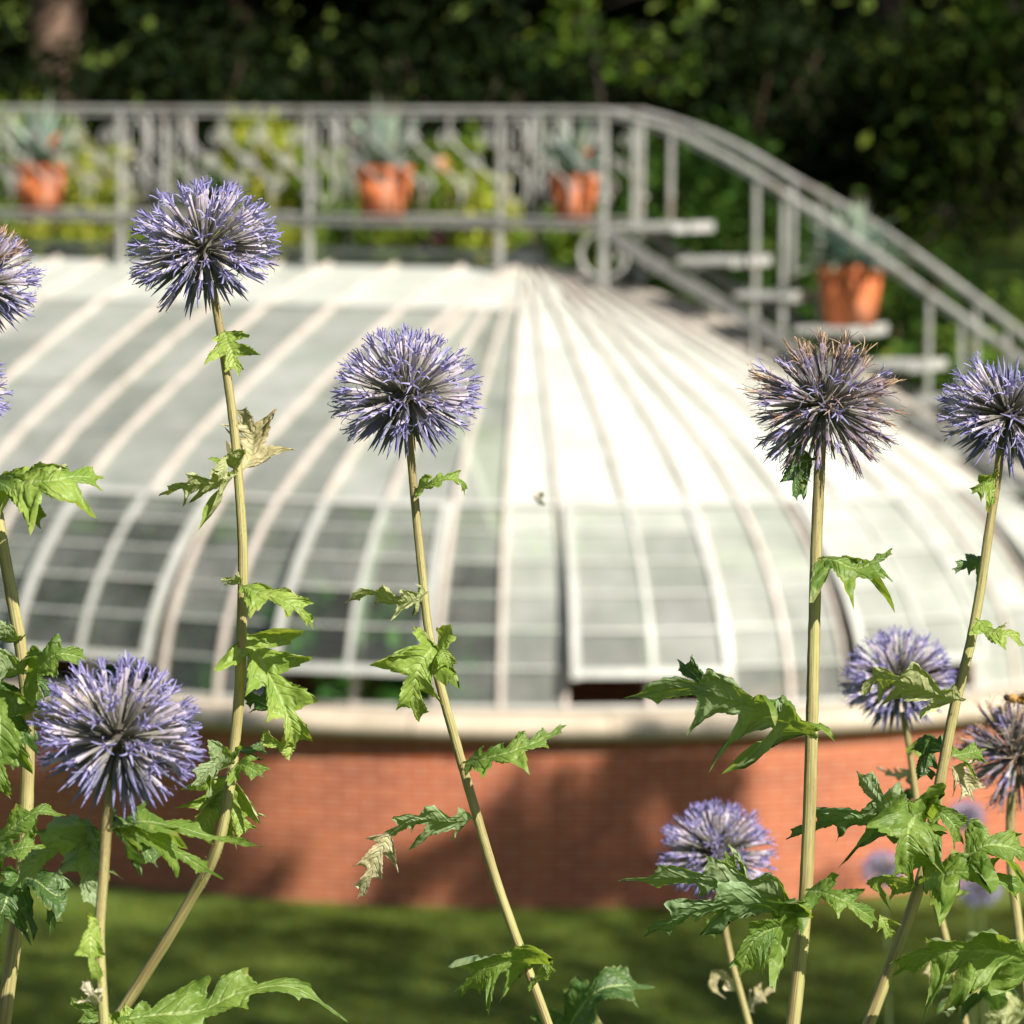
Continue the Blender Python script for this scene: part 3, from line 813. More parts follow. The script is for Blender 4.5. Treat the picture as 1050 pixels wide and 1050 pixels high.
for (x0, x1, y0, y1, n_, dY, lab) in ((560, 720, -20, 105, 15, 43.6, 'small leafy tree with sunlit leaf spots above the stair head'), (985, 1100, -30, 110, 12, 43.2, 'leafy tree catching the sun at the upper right corner'),
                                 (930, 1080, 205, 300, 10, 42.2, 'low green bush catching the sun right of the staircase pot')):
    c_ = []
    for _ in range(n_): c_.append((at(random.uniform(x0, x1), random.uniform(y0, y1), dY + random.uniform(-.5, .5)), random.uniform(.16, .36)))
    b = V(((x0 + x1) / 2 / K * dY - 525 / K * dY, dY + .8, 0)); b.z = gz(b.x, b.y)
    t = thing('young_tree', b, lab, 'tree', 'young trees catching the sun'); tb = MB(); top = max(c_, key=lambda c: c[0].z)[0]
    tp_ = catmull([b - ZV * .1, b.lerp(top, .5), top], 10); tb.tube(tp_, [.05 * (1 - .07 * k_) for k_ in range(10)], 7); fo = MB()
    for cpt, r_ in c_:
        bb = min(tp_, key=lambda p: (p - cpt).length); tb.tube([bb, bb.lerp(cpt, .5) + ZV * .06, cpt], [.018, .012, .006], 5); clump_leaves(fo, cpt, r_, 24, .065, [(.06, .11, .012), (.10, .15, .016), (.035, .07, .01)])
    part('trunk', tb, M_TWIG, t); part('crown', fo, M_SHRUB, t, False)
# big tree standing out of frame on the right: its crown shades the lawn and part of the brick wall
random.seed(31); cl = []
def lit(x, y):
    """photograph areas in front of and on the wall that the sun reaches"""
    if y > 925: return 150 < x < 520 and y < 942 and random.random() < .75
    if x > 765: return True
    if 225 < x < 385: return y < 905
    if 385 <= x < 520: return y < 905 - (x - 385) * .62
    if 520 <= x < 765: return y < 800 and x < 560
    return False
n = 0
for yy in range(775, 1130, 13):
    for xx in range(-60, 1130, 22):
        x = xx + random.uniform(-11, 11); y = yy + random.uniform(-6, 6)
        if lit(x, y): continue
        if y < 932:
            k_ = (x - 525) / K; # hit the wall
            ray = at(x, y, 1.0); t = 26.0
            for _ in range(400):
                pnt = ray * t; qv = V((pnt.x, pnt.y, 0)) - C
                if (qv.length < 4.9 if qv.dot(AX) > 0 else abs(qv.dot(N1)) < 4.9): break
                t += .01
        else:
            ray = at(x, y, 1.0); pnt = ray * (GROUND / ray.z)
        if random.random() < (.40 if y >= 932 else .55): continue
        p = pnt + SUN * random.uniform(15.5, 20.0)
        cl.append((p, random.uniform(.16, .24) if y < 940 else random.uniform(.3, .5)))
bt = V((9.2, 13.5, gz(9.2, 13.5)))
print('shade clumps', len(cl), min(c[0].x for c in cl), max(c[0].x for c in cl), min(c[0].z for c in cl), max(c[0].z for c in cl))
tree(bt, 10, .3, None, None, 0, len(cl) * 24, .075, 'broad tree standing outside the view to the right, shading the lawn', None, LB_, cl)

# ------------------------------------------------------------------ globe thistles
def floret(mb, o, d, L, kind, rnd):
    """one floret from the core outwards; L = length; kind 0 open, 1 bud, 2 withered"""
    x = d.cross(V((.3, .5, .81))).normalized(); y = d.cross(x)
    a0 = rnd.uniform(0, 2 * PI); x, y = x * math.cos(a0) + y * math.sin(a0), y * math.cos(a0) - x * math.sin(a0)
    j = rnd.uniform(.85, 1.15)
    INV0 = (.10, .10, .075); INV1 = (.25 * j, .235 * j, .20 * j)
    bl = rnd.uniform(.8, 1.2)
    if kind == 0: TUBE0 = (.35, .30, .33); TUBE1 = (.53, .46, .54); LB0 = (.42, .385, .58); LB1 = (.25 * bl, .235 * bl, .46 * bl); ST = (.20, .17, .42)
    elif kind == 1: TUBE0 = (.15, .15, .20); TUBE1 = (.22, .21, .40); LB0 = LB1 = (.2, .2, .45); ST = (.10, .10, .25)
    else: TUBE0 = (.13, .105, .13); TUBE1 = (.25, .20, .26); LB0 = (.30, .22, .22); LB1 = (.42, .29, .18) if d.z > rnd.uniform(-.5, .6) else (.17, .14, .23); ST = (.34, .20, .12)
    bend = (x * rnd.uniform(-1, 1) + y * rnd.uniform(-1, 1)) * L * (.05 if kind != 2 else .14)
    def ax(u): return o + d * (L * u) + bend * u * u
    def ring(u, w_, col, n=5):
        c = ax(u); return [mb.add(c + (x * math.cos(2 * PI * q / n) + y * math.sin(2 * PI * q / n)) * (w_ * L), col) for q in range(n)]
    def skin(rs):
        for a, b in zip(rs[:-1], rs[1:]):
            n = len(a)
            for q in range(n): mb.f.append((a[q], a[(q + 1) % n], b[(q + 1) % n], b[q]))
    if kind == 1:
        skin([ring(.14, .008, INV0), ring(.45, .040, lerp3(INV1, TUBE0, .4)), ring(.66, .032, TUBE0), ring(.86, .016, TUBE1), ring(1.0, .002, (.12, .12, .26))])
        for q in range(3):
            a = a0 + q * 2.1; dd = (x * math.cos(a) + y * math.sin(a))
            c = ax(.5); t = ax(.78) + dd * L * .075
            i0 = mb.add(c + dd * L * .02 - x * L * .012, TUBE0); i1 = mb.add(c + dd * L * .02 + x * L * .012, TUBE0); i2 = mb.add(t, TUBE1); mb.f.append((i0, i1, i2))
        return
    skin([ring(.14, .008, INV0), ring(.36, .020, INV1), ring(.48, .030, INV1), ring(.58, .026, lerp3(INV1, TUBE0, .5)), ring(.62, .020, TUBE0), ring(.74, .025, TUBE1), ring(.82, .034, TUBE1), ring(.86, .024, LB0)])
    # bristle scales along the bud
    for q in range(4):
        a = q * 1.57 + a0; dd = (x * math.cos(a) + y * math.sin(a)); tt = (y * math.cos(a) - x * math.sin(a))
        c = ax(.34 + .05 * q) + dd * L * .03; t = ax(.60 + .05 * q) + dd * L * rnd.uniform(.045, .075)
        cc_ = lerp3(INV1, (.46, .44, .44), rnd.random())
        i0 = mb.add(c - tt * L * .010, INV1); i1 = mb.add(c + tt * L * .010, INV1); i2 = mb.add(t, cc_); mb.f.append((i0, i1, i2))
    spread = rnd.uniform(.35, 1.15) if kind == 0 else rnd.uniform(.2, 1.2)
    for q in range(5):
        a = 2 * PI * q / 5 + rnd.uniform(-.25, .25); dd = (x * math.cos(a) + y * math.sin(a)); tt = (y * math.cos(a) - x * math.sin(a))
        sp = spread * rnd.uniform(.6, 1.3); ww = .016 if kind == 0 else .011
        if kind == 0: path = [(.845, .022), (.90, .030 + .018 * sp), (.955, .035 + .050 * sp), (.985 + rnd.uniform(-.03, .03), .040 + .095 * sp), (.975 + rnd.uniform(-.05, .02), .042 + .125 * sp)]
        else:
            cu = rnd.uniform(-.06, .1); path = [(.845, .020), (.92, .02 + .03 * sp), (.99, .02 + .05 * sp + cu * .3), (1.04 + rnd.uniform(-.06, .05), .03 + .07 * sp + cu), (1.02 + rnd.uniform(-.1, .06), .03 + .10 * sp + cu * 1.6)]
        prevp = None
        tw = rnd.uniform(-.02, .02)
        for s_, (u, r_) in enumerate(path):
            c = ax(u) + dd * (L * r_) + tt * (L * tw * s_ * .5); t_ = s_ / 4
            wv = ww * L * (1 - .78 * t_); col = lerp3(LB0, LB1, min(1, t_ * 1.8))
            p_ = (mb.add(c - tt * wv, col), mb.add(c + tt * wv, col))
            if prevp: mb.f.append((prevp[0], prevp[1], p_[1], p_[0]))
            prevp = p_
    rs = [ring(.84, .010, LB0, 3), ring(.93, .012, ST, 3), ring(1.0 + rnd.uniform(0, .05), .006, ST, 3)]
    skin(rs)
def head_mesh(name, seed, mode):
    """globe of florets, radius 1, stem side at -z; mode 0 fresh, 2 withered, 3 fresh with brown crown"""
    rnd = random.Random(seed); mb = MB(); n = 200
    for i in range(n):
        z = 1 - 2 * (i + .5) / n; a = i * 2.399963 + rnd.uniform(-.12, .12)
        if z < -.965: continue
        rr = math.sqrt(max(0, 1 - z * z)); d = V((rr * math.cos(a), rr * math.sin(a), z))
        jt = .095 if mode != 2 else .19
        d = (d + V((rnd.gauss(0, jt), rnd.gauss(0, jt), rnd.gauss(0, jt)))).normalized()
        L = rnd.uniform(.90, 1.03)
        kind = 0
        if mode == 2: kind = 2 if rnd.random() < .82 else 0; L = rnd.uniform(.74, 1.08)
        if mode == 3: kind = 2 if (z > .25 and rnd.random() < .75) else 0
        if z < -.58 and mode != 2: kind = 1; L *= .96
        elif z < -.42 and rnd.random() < .5 and mode != 2: kind = 1; L *= .97
        elif mode == 0 and rnd.random() < .05: continue
        elif mode == 0 and seed == 5 and z > .72: kind = 1; L *= .88
        floret(mb, V((0, 0, -.02)), d, L, kind, rnd)
    # receptacle
    n0 = len(mb.v)
    for i in range(9):
        for j in range(14):
            th = PI * i / 8; ph = 2 * PI * j / 14; mb.add(V((math.sin(th) * math.cos(ph), math.sin(th) * math.sin(ph), math.cos(th) - .1)) * .2, (.07, .06, .045))
    for i in range(8):
        for j in range(14): mb.f.append((n0 + i * 14 + j, n0 + (i + 1) * 14 + j, n0 + (i + 1) * 14 + (j + 1) % 14, n0 + i * 14 + (j + 1) % 14))
    return mb.mesh(name, M_FLORET, False)
HM = {'a': head_mesh('flower_head', 1, 0), 'b': head_mesh('flower_head', 2, 0), 'd': head_mesh('flower_head', 5, 0), 'e': head_mesh('flower_head', 6, 0), 'w': head_mesh('flower_head', 3, 2), 'c': head_mesh('flower_head', 4, 3)}

def leaf(root, d0, pts, hw, alpha=0, droop=.3, lobes=4, seed=0, mat=None, fold=.15, depth=1.0, flip=False, curl=0.0):
    """lobed spiny leaf: midrib through pixels (x, y, extra depth in m), half width in px"""
    rnd = random.Random(seed * 7 + 1); mid = catmull([at(x, y, d0 + (dz if dz is not None else 0)) for x, y, dz in pts], 88)
    W = hw * 1.85 * d0 / K; mb = MB(); n = len(mid); M_ = 8
    ph = [rnd.uniform(0, 1), rnd.uniform(0, 1)]; lobe_w = [[rnd.uniform(.7, 1.25) for _ in range(lobes + 2)] for _ in (0, 1)]
    prevS = None; nz = V((rnd.uniform(0, 50), rnd.uniform(0, 50), rnd.uniform(0, 50)))
    grid = []
    i_ = n // 3; T = (mid[i_ + 1] - mid[i_ - 1]).normalized(); tocam = -mid[i_].normalized(); nn = (tocam - T * tocam.dot(T)).normalized(); s = T.cross(nn)
    NN = (s * math.cos(R_(alpha)) + nn * math.sin(R_(alpha))).cross(T).normalized()
    sgn0 = 1 if NN.dot(V((0, -.6, .8)) * (-1 if flip else 1)) >= 0 else -1
    for i, p in enumerate(mid):
        T = (mid[min(i + 1, n - 1)] - mid[max(i - 1, 0)]).normalized()
        tocam = -p.normalized(); nn = (tocam - T * tocam.dot(T)).normalized(); s = T.cross(nn)
        al = R_(alpha); S = (s * math.cos(al) + nn * math.sin(al)); 
        NN = S.cross(T).normalized()
        if sgn0 < 0: S = -S; NN = -NN
        u = i / (n - 1); row = []
        env = (min(1, u / .12) ** .8) * (max(0, 1 - u) ** .62) * (.62 + .55 * math.sin(PI * min(1, .12 + u * .9))) * 1.05
        env = max(env, .05 * (1 - u) + .004)
        for sg in (-1, 1):
            q = 0 if sg < 0 else 1
            lu = u * lobes + ph[q] * .5; li = int(lu); fr_ = lu - li
            shape = 1 - abs(2 * fr_ ** 1.0 - 1); peak = fr_ ** 1.3
            saw = (fr_ / .68) if fr_ < .68 else (1 - fr_) / .32
            L_ = (1 - depth * .72) + depth * .72 * max(0, saw) ** 1.15
            L_ *= lobe_w[q][min(li, lobes + 1)]
            if saw > .9: L_ *= 1.14
            ser = 1 + .17 * (abs(((u * 29 + q * .5) % 1) - .5) * 2 - .5) 
            w_ = W * env * L_ * ser
            if u < .06: w_ = W * .07
            side = []
            for j in range(1, M_ + 1):
                t = j / M_; x_ = w_ * t
                cr = noise.noise(nz + V((u * 7, sg * t * 2.2, 0))) * .40 + noise.noise(nz + V((u * 17, sg * t * 5, 3))) * .24 + noise.noise(nz + V((u * 36, sg * t * 9, 7))) * .10
                rip = math.sin(2 * PI * (lu - .2)) * .20
                h_ = (fold + cr + rip * t) * x_ - curl * x_ * x_ / W
                pt = p + S * (sg * x_ * (1 - .12 * t)) + T * (x_ * .55 * t ** .7) + NN * h_ - ZV * (droop * x_ * x_ / W * .8)
                side.append(mb.add(pt, None, (u, .5 + .5 * sg * t)))
            if sg < 0: lft = side
            else: rgt = side
        c = mb.add(p - NN * W * .03, None, (u, .5)); grid.append(list(reversed(lft)) + [c] + rgt)
    for i in range(n - 1):
        for j in range(len(grid[0]) - 1): mb.f.append((grid[i][j], grid[i][j + 1], grid[i + 1][j + 1], grid[i + 1][j]))
    o = part('leaf', mb, mat or M_LEAF, root)
    return o
def thistle(label, head, stem, d, srad, hm, rot, head_d=None, group='blue globe thistles in the foreground', flat=.93):
    """head (x, y, radius px), stem pixels from the head down, radii in px"""
    pts = []
    for q in stem: pts.append(at(q[0], q[1], d + (q[2] if len(q) > 2 else 0)))
    last = pts[-1]; low = pts[-1] + (pts[-1] - pts[-2]).normalized() * .10
    gnd = V((low.x + (low.x - last.x) * .6, low.y + .02, gz(low.x, low.y) - .02))
    allp = pts + [low, V(((low.x * .45 + gnd.x * .55), low.y + .01, (low.z + gnd.z) / 2)), gnd]
    root = thing('globe_thistle', gnd, label, 'thistle', group)
    sm = catmull(allp, 15 * len(allp)); mb = MB(); ns = len(sm)
    r1, r2 = srad[0] * .84 * d / K, srad[1] * .77 * d / K
    rad = [r1 + (r2 - r1) * min(1, (i / ns) / (.72)) for i in range(ns)]
    rad = [r * (1 + .06 * noise.noise(V((i * .37, r1 * 9999, 0)))) for i, r in enumerate(rad)]
    mb.tube(sm, rad, 20, True, None, 10)
    if d < 1.7:
        hr = random.Random(int(abs(pts[0].x) * 1e5))
        for _ in range(420):
            i = hr.randrange(0, int(ns * .62)); p = sm[i].lerp(sm[i + 1], hr.random()); T = (sm[i + 1] - sm[i]).normalized()
            o_ = V((hr.gauss(0, 1), hr.gauss(0, 1), hr.gauss(0, 1))); o_ = (o_ - T * o_.dot(T)).normalized(); sd = T.cross(o_) * .00009
            b_ = p + o_ * rad[i] * .92; tip = b_ + o_ * hr.uniform(.0005, .0013) + T * hr.uniform(-.0005, .0005)
            q_ = (mb.add(b_ - sd, None, (0, 0)), mb.add(b_ + sd, None, (0, 0)), mb.add(tip, None, (0, 0))); mb.f.append(q_)
    part('stem', mb, M_STEM2 if d > 3 else M_STEM, root)
    if head:
        hd = head_d or d; c = at(head[0], head[1], hd); R0 = head[2] * hd / K
        ho = bpy.data.objects.new('flower_head', HM[hm]); COL.objects.link(ho); ho.parent = root
        ho.location = c - gnd; ho.scale = (R0, R0, R0 * flat)
        ax_ = (c - pts[0]).normalized(); qd = ax_.to_track_quat('Z', 'Y')
        ho.rotation_euler = (qd.to_matrix() @ Matrix.Rotation(rot, 3, 'Z')).to_euler()
    return root

D1 = 1.27
# --- the tall one at left
t1 = thistle('tall blue globe thistle whose head stands highest, overlapping the left railing', (208, 254, 81), [(217, 290), (222, 318), (232, 380), (240, 440), (246, 510), (249, 570), (248, 640), (243, 740), (226, 858), (190, 932, .01), (128, 1032, .02), (98, 1075, .02)], D1, (4.6, 7.6), 'a', 0.4)
leaf(t1, D1, [(229, 338, 0), (236, 358, -.006), (246, 386, -.008)], 17, 5, .1, 3, 1, M_LIME)
leaf(t1, D1, [(247, 484, .005), (258, 462, .012), (256, 440, .014), (243, 420, .012)], 22, 12, .0, 3, 2, M_PALE, .25)
leaf(t1, D1, [(244, 486, -.002), (222, 494, -.01), (192, 497, -.012), (163, 508, -.006)], 17, 42, .5, 4, 3, M_LIME)
leaf(t1, D1, [(244, 484, -.003), (233, 470, -.008), (228, 482, -.012), (224, 494, -.012)], 11, 30, .2, 2, 4, M_LIME)
leaf(t1, D1, [(246, 600, -.003), (262, 606, -.012), (290, 615, -.018), (310, 628, -.018), (322, 646, -.014)], 15, 48, .5, 4, 5, M_LIME)
leaf(t1, D1, [(248, 600, -.003), (238, 594, -.006), (227, 598, -.006)], 8, 40, .3, 2, 6, M_LIME)
leaf(t1, D1, [(250, 648, .004), (262, 668, .0), (280, 700, -.004), (297, 738, -.008), (303, 768, -.004)], 29, 14, .1, 4, 7, M_LIME, .3)
leaf(t1, D1, [(280, 728, .004), (262, 718, .01), (252, 722, .012)], 11, 10, .1, 2, 8, M_DARK)
leaf(t1, D1, [(304, 752, .0), (290, 764, -.006), (276, 757, -.006), (268, 744, -.004)], 8, 30, .2, 2, 9, M_LIME)
leaf(t1, D1, [(243, 782, -.004), (254, 786, -.012), (270, 797, -.014)], 14, 25, .4, 2, 10)
leaf(t1, D1, [(241, 782, -.004), (222, 782, -.015), (196, 806, -.02)], 18, 30, .3, 3, 11)
leaf(t1, D1, [(241, 770, .004), (258, 768, .012), (276, 764, .014)], 9, 50, .3, 2, 12, M_DARK)
leaf(t1, D1, [(238, 792, .006), (228, 815, .004), (214, 838, .004), (202, 858, .006)], 24, 8, .1, 3, 13, M_LIME)
leaf(t1, D1, [(240, 800, .006), (238, 822, .006), (246, 842, .006), (252, 854, .006)], 20, 12, .1, 3, 14, M_LIME)
leaf(t1, D1, [(120, 1046, -.03), (160, 1040, -.03), (205, 1036, -.03), (245, 1018, -.03), (300, 1012, -.03), (357, 1048, -.03)], 23, 38, .35, 4, 15, M_LEAF, .2)
leaf(t1, D1, [(125, 1050, .0), (98, 1040, -.005), (72, 1022, -.005)], 15, 25, .3, 3, 16)
leaf(t1, D1, [(112, 1075, -.01), (128, 1050, -.012), (142, 1032, -.01)], 14, 20, .2, 2, 17, M_LIME)
# --- second, centre-left
t2 = thistle('blue globe thistle in front of the middle of the glass roof, reddish upper stem', (417, 405, 79), [(419, 440), (422, 476), (427, 530), (433, 590), (440, 650), (452, 705), (463, 745), (475, 788), (490, 840), (507, 898), (525, 950), (560, 1046), (575, 1090)], D1 + .01, (4.7, 6.4), 'b', 1.3, None)
D2 = D1 + .01
leaf(t2, D2, [(425, 502, .0), (440, 497, -.008), (458, 490, -.01), (472, 494, -.008), (477, 508, -.006)], 9, 45, .3, 4, 21, M_LIME)
leaf(t2, D2, [(440, 606, .0), (424, 614, -.008), (405, 616, -.012), (378, 607, -.012), (350, 620, -.008)], 13, 45, .4, 4, 22, M_LIME)
leaf(t2, D2, [(446, 660, -.004), (440, 668, -.01), (428, 688, -.012), (424, 715, -.01), (430, 740, -.006)], 29, 8, .1, 3, 23, M_LIME, .2)
leaf(t2, D2, [(446, 664, -.004), (454, 668, -.012), (462, 688, -.012)], 15, 10, .1, 2, 24, M_LIME)
leaf(t2, D2, [(474, 782, -.002), (495, 778, -.012), (530, 768, -.016), (560, 756, -.012), (581, 743, -.008)], 15, 40, .4, 5, 25)
leaf(t2, D2, [(490, 838, .0), (462, 842, -.01), (432, 840, -.014), (410, 848, -.012), (392, 864, -.008)], 16, 42, .4, 4, 26)
leaf(t2, D2, [(402, 852, -.01), (390, 872, -.01), (378, 900, -.008), (366, 922, -.004)], 12, 12, .1, 3, 27, M_PALE)
leaf(t2, D2, [(546, 992, -.004), (528, 986, -.018), (504, 990, -.022), (488, 1002, -.02), (472, 1022, -.014)], 25, 35, .4, 3, 28)
leaf(t2, D2, [(546, 992, -.002), (538, 978, -.006), (536, 968, -.006)], 12, 20, .1, 2, 29)
leaf(t2, D2, [(548, 1000, -.002), (560, 1000, -.01), (567, 984, -.01)], 9, 30, .1, 2, 30)
# --- withered one on the right
t3 = thistle('browning withered globe thistle with a straight olive stem in front of the dome', (845, 414, 80), [(842, 450), (840, 490), (837, 560), (835, 640), (833, 720), (831, 800), (828, 880), (823, 960), (812, 1060), (810, 1090)], D1, (6.2, 9.2), 'w', 2.0)
leaf(t3, D1, [(836, 470, .004), (818, 476, .0), (816, 492, -.002), (817, 514, -.002)], 14, 10, .1, 3, 31, M_DARK)
leaf(t3, D1, [(839, 572, -.004), (856, 574, -.012), (878, 582, -.014), (898, 574, -.012), (915, 562, -.008)], 27, 50, 1.0, 4, 32, M_LEAF, -.1, 1.0)
leaf(t3, D1, [(837, 757, -.006), (815, 742, -.016), (785, 728, -.022), (745, 714, -.026), (700, 704, -.022), (640, 716, -.012)], 42, 42, .8, 4, 33, M_LEAF, .0, 1.0)
leaf(t3, D1, [(735, 712, -.024), (715, 695, -.02), (694, 676, -.014)], 15, 25, .2, 2, 34, M_DARK)
leaf(t3, D1, [(822, 938, -.008), (790, 915, -.02), (750, 905, -.025), (700, 900, -.022), (634, 903, -.01)], 26, 42, .5, 4, 35)
leaf(t3, D1, [(770, 912, -.022), (752, 898, -.016), (744, 872, -.01)], 17, 14, .1, 2, 36)
leaf(t3, D1, [(822, 945, -.008), (780, 925, -.024), (730, 928, -.03), (690, 944, -.028), (660, 960, -.02)], 20, 45, .4, 4, 37, M_DARK)
leaf(t3, D1, [(820, 950, -.006), (795, 952, -.02), (772, 966, -.024), (758, 1002, -.02)], 28, 28, .4, 3, 38)
leaf(t3, D1, [(826, 912, -.006), (848, 916, -.016), (874, 928, -.02), (902, 946, -.014)], 20, 40, .4, 3, 39)
leaf(t3, D1, [(902, 938, -.014), (908, 950, -.014), (914, 962, -.012)], 9, 15, .1, 2, 40, M_LIME)
# --- right edge
D4 = 1.30
t4 = thistle('vivid blue globe thistle cut by the right edge, level with the glass roof', (1034, 424, 72), [(1026, 460), (1022, 494), (1014, 545), (1006, 600), (995, 660), (980, 720), (968, 780), (957, 840), (945, 900), (925, 960), (890, 1052), (876, 1090)], D4, (4.8, 8.0), 'd', 2.6, None, 'blue globe thistles in the foreground', .98)
leaf(t4, D4, [(1022, 492, -.004), (1012, 496, -.01), (996, 506, -.01)], 13, 25, .2, 3, 41, M_LIME)
leaf(t4, D4, [(1009, 582, .0), (996, 578, .006), (976, 584, .006)], 10, 35, .4, 3, 42, M_DARK)
leaf(t4, D4, [(1000, 634, -.004), (1016, 648, -.012), (1036, 650, -.014), (1056, 668, -.01)], 11, 40, .3, 3, 43, M_LIME)
leaf(t4, D4, [(990, 718, -.006), (962, 712, -.016), (925, 698, -.02), (898, 696, -.016), (885, 715, -.012)], 19, 38, .5, 4, 44, M_LIME)
leaf(t4, D4, [(970, 770, .004), (955, 762, .012), (948, 784, .012), (956, 800, .012)], 15, 15, .2, 3, 45, M_DARK)
leaf(t4, D4, [(974, 775, .002), (992, 772, .008), (1012, 768, .01)], 12, 35, .3, 2, 46)
leaf(t4, D4, [(976, 785, .004), (990, 800, .008), (998, 822, .008)], 14, 12, .1, 2, 47, M_PALE)
leaf(t4, D4, [(950, 872, -.006), (925, 850, -.022), (880, 838, -.026), (840, 846, -.022), (806, 860, -.014)], 27, 45, .55, 4, 48, M_DARK)
leaf(t4, D4, [(948, 868, -.006), (925, 842, -.028), (900, 818, -.03), (878, 790, -.022)], 20, 25, .3, 3, 49)
leaf(t4, D4, [(952, 835, -.006), (938, 838, -.03), (930, 865, -.036), (935, 912, -.028)], 34, 16, .3, 3, 50)
leaf(t4, D4, [(954, 842, -.006), (962, 832, -.022), (978, 846, -.024), (988, 866, -.018)], 18, 30, .4, 2, 51)
leaf(t4, D4, [(942, 906, -.006), (966, 896, -.02), (996, 894, -.026), (1030, 902, -.024), (1062, 920, -.018)], 25, 35, .5, 4, 52)
leaf(t4, D4, [(944, 912, -.004), (918, 902, .006), (900, 908, .01), (915, 936, .012)], 9, 30, .2, 2, 53, M_LIME)
leaf(t4, D4, [(985, 885, -.02), (1012, 866, -.024), (1045, 872, -.02), (1070, 890, -.014)], 20, 30, .4, 3, 54)
leaf(t4, D4, [(1075, 990, .0), (1030, 978, -.02), (985, 975, -.026), (945, 982, -.024), (916, 1000, -.016)], 31, 28, .35, 4, 55)
# --- big near one, lower left
D5 = 1.13
t5 = thistle('largest nearest globe thistle head, slightly blurred at lower left', (121, 756, 91), [(115, 800), (110, 842), (106, 900), (102, 965), (107, 1055), (108, 1090)], D5, (6.0, 6.8), 'e', .2, None, 'blue globe thistles in the foreground', .97)
leaf(t5, D5, [(112, 850, -.002), (140, 842, .03), (175, 846, .06), (220, 858, .07), (270, 868, .06)], 17, 50, .3, 4, 61)
leaf(t5, D5, [(112, 852, .0), (150, 858, .04), (180, 872, .06), (205, 888, .06), (229, 902, .05)], 16, 40, .4, 3, 62)
leaf(t5, D5, [(112, 850, .0), (128, 852, .03), (145, 866, .04), (162, 890, .04)], 19, 25, .3, 3, 63, M_DARK)
leaf(t5, D5, [(106, 852, .0), (92, 862, .02), (90, 895, .02), (100, 935, .015)], 27, 12, .1, 3, 64, M_LEAF, -.35)
leaf(t5, D5, [(104, 862, .0), (75, 862, .03), (42, 880, .04), (6, 918, .03)], 19, 32, .3, 3, 65)
leaf(t5, D5, [(104, 948, .0), (94, 958, -.006), (95, 985, -.008), (104, 1012, -.004)], 12, 20, .1, 3, 66, M_LIME)
leaf(t5, D5, [(104, 1030, .0), (94, 1018, -.006), (84, 1006, -.006)], 9, 15, .1, 2, 67, M_PALE)
# --- two heads on the left edge, heads mostly outside the frame
D6 = 1.25
t6 = thistle('brown-topped globe thistle half outside the left edge, above a blue head', (-27, 290, 72), [(-24, 330), (-20, 370), (-12, 450), (-2, 530), (10, 600), (22, 670), (28, 730), (28, 800), (24, 880), (14, 970), (3, 1055), (0, 1090)], D6, (6.0, 9.6), 'c', 1.0)
leaf(t6, D6, [(-2, 492, -.006), (22, 494, -.02), (50, 492, -.026), (80, 488, -.022), (107, 490, -.014)], 31, 40, .75, 4, 71, M_LIME, .1)
leaf(t6, D6, [(-10, 490, -.006), (8, 500, -.02), (30, 520, -.022), (42, 542, -.018)], 15, 20, .3, 2, 72)
leaf(t6, D6, [(26, 690, -.006), (40, 682, -.02), (62, 670, -.026), (90, 676, -.02)], 20, 32, .4, 3, 73)
leaf(t6, D6, [(26, 690, -.006), (10, 684, -.02), (-6, 690, -.024), (-25, 705, -.02)], 27, 28, .4, 3, 74)
leaf(t6, D6, [(20, 660, .0), (8, 650, -.006), (-16, 648, -.008)], 12, 32, .3, 2, 75)
leaf(t6, D6, [(26, 694, .004), (36, 706, -.004), (38, 726, -.004)], 9, 15, .1, 2, 76)
leaf(t6, D6, [(30, 694, .006), (46, 702, .01), (54, 718, .012)], 11, 15, .1, 2, 77, M_DARK)
leaf(t6, D6, [(24, 705, .006), (12, 725, .0), (8, 755, -.006), (14, 790, -.006)], 26, 14, .1, 3, 78, M_DARK)
leaf(t6, D6, [(-6, 700, .0), (0, 740, -.012), (-6, 790, -.012), (-12, 812, -.01)], 30, 12, .1, 3, 79)
leaf(t6, D6, [(-20, 872, -.01), (8, 852, -.022), (38, 832, -.026), (68, 836, -.02)], 15, 38, .3, 3, 80)
leaf(t6, D6, [(-20, 880, -.01), (10, 872, -.03), (35, 868, -.032), (56, 876, -.026)], 13, 45, .3, 3, 81)
leaf(t6, D6, [(24, 895, -.006), (10, 915, -.016), (0, 940, -.018), (-14, 975, -.014)], 19, 22, .3, 3, 82, M_DARK)
leaf(t6, D6, [(24, 898, -.006), (40, 905, -.02), (60, 918, -.022), (74, 905, -.018)], 17, 40, .5, 2, 83, M_DARK)
leaf(t6, D6, [(48, 905, -.016), (52, 930, -.018), (51, 962, -.014)], 7, 12, .1, 2, 84, M_DARK)
t7 = thistle('blue globe thistle barely showing at the left edge below the brown-topped one', (-52, 402, 66), [(-54, 440), (-56, 480), (-58, 560), (-60, 700), (-62, 900), (-62, 1080)], 1.28, (5.5, 8.5), 'b', 3.1)
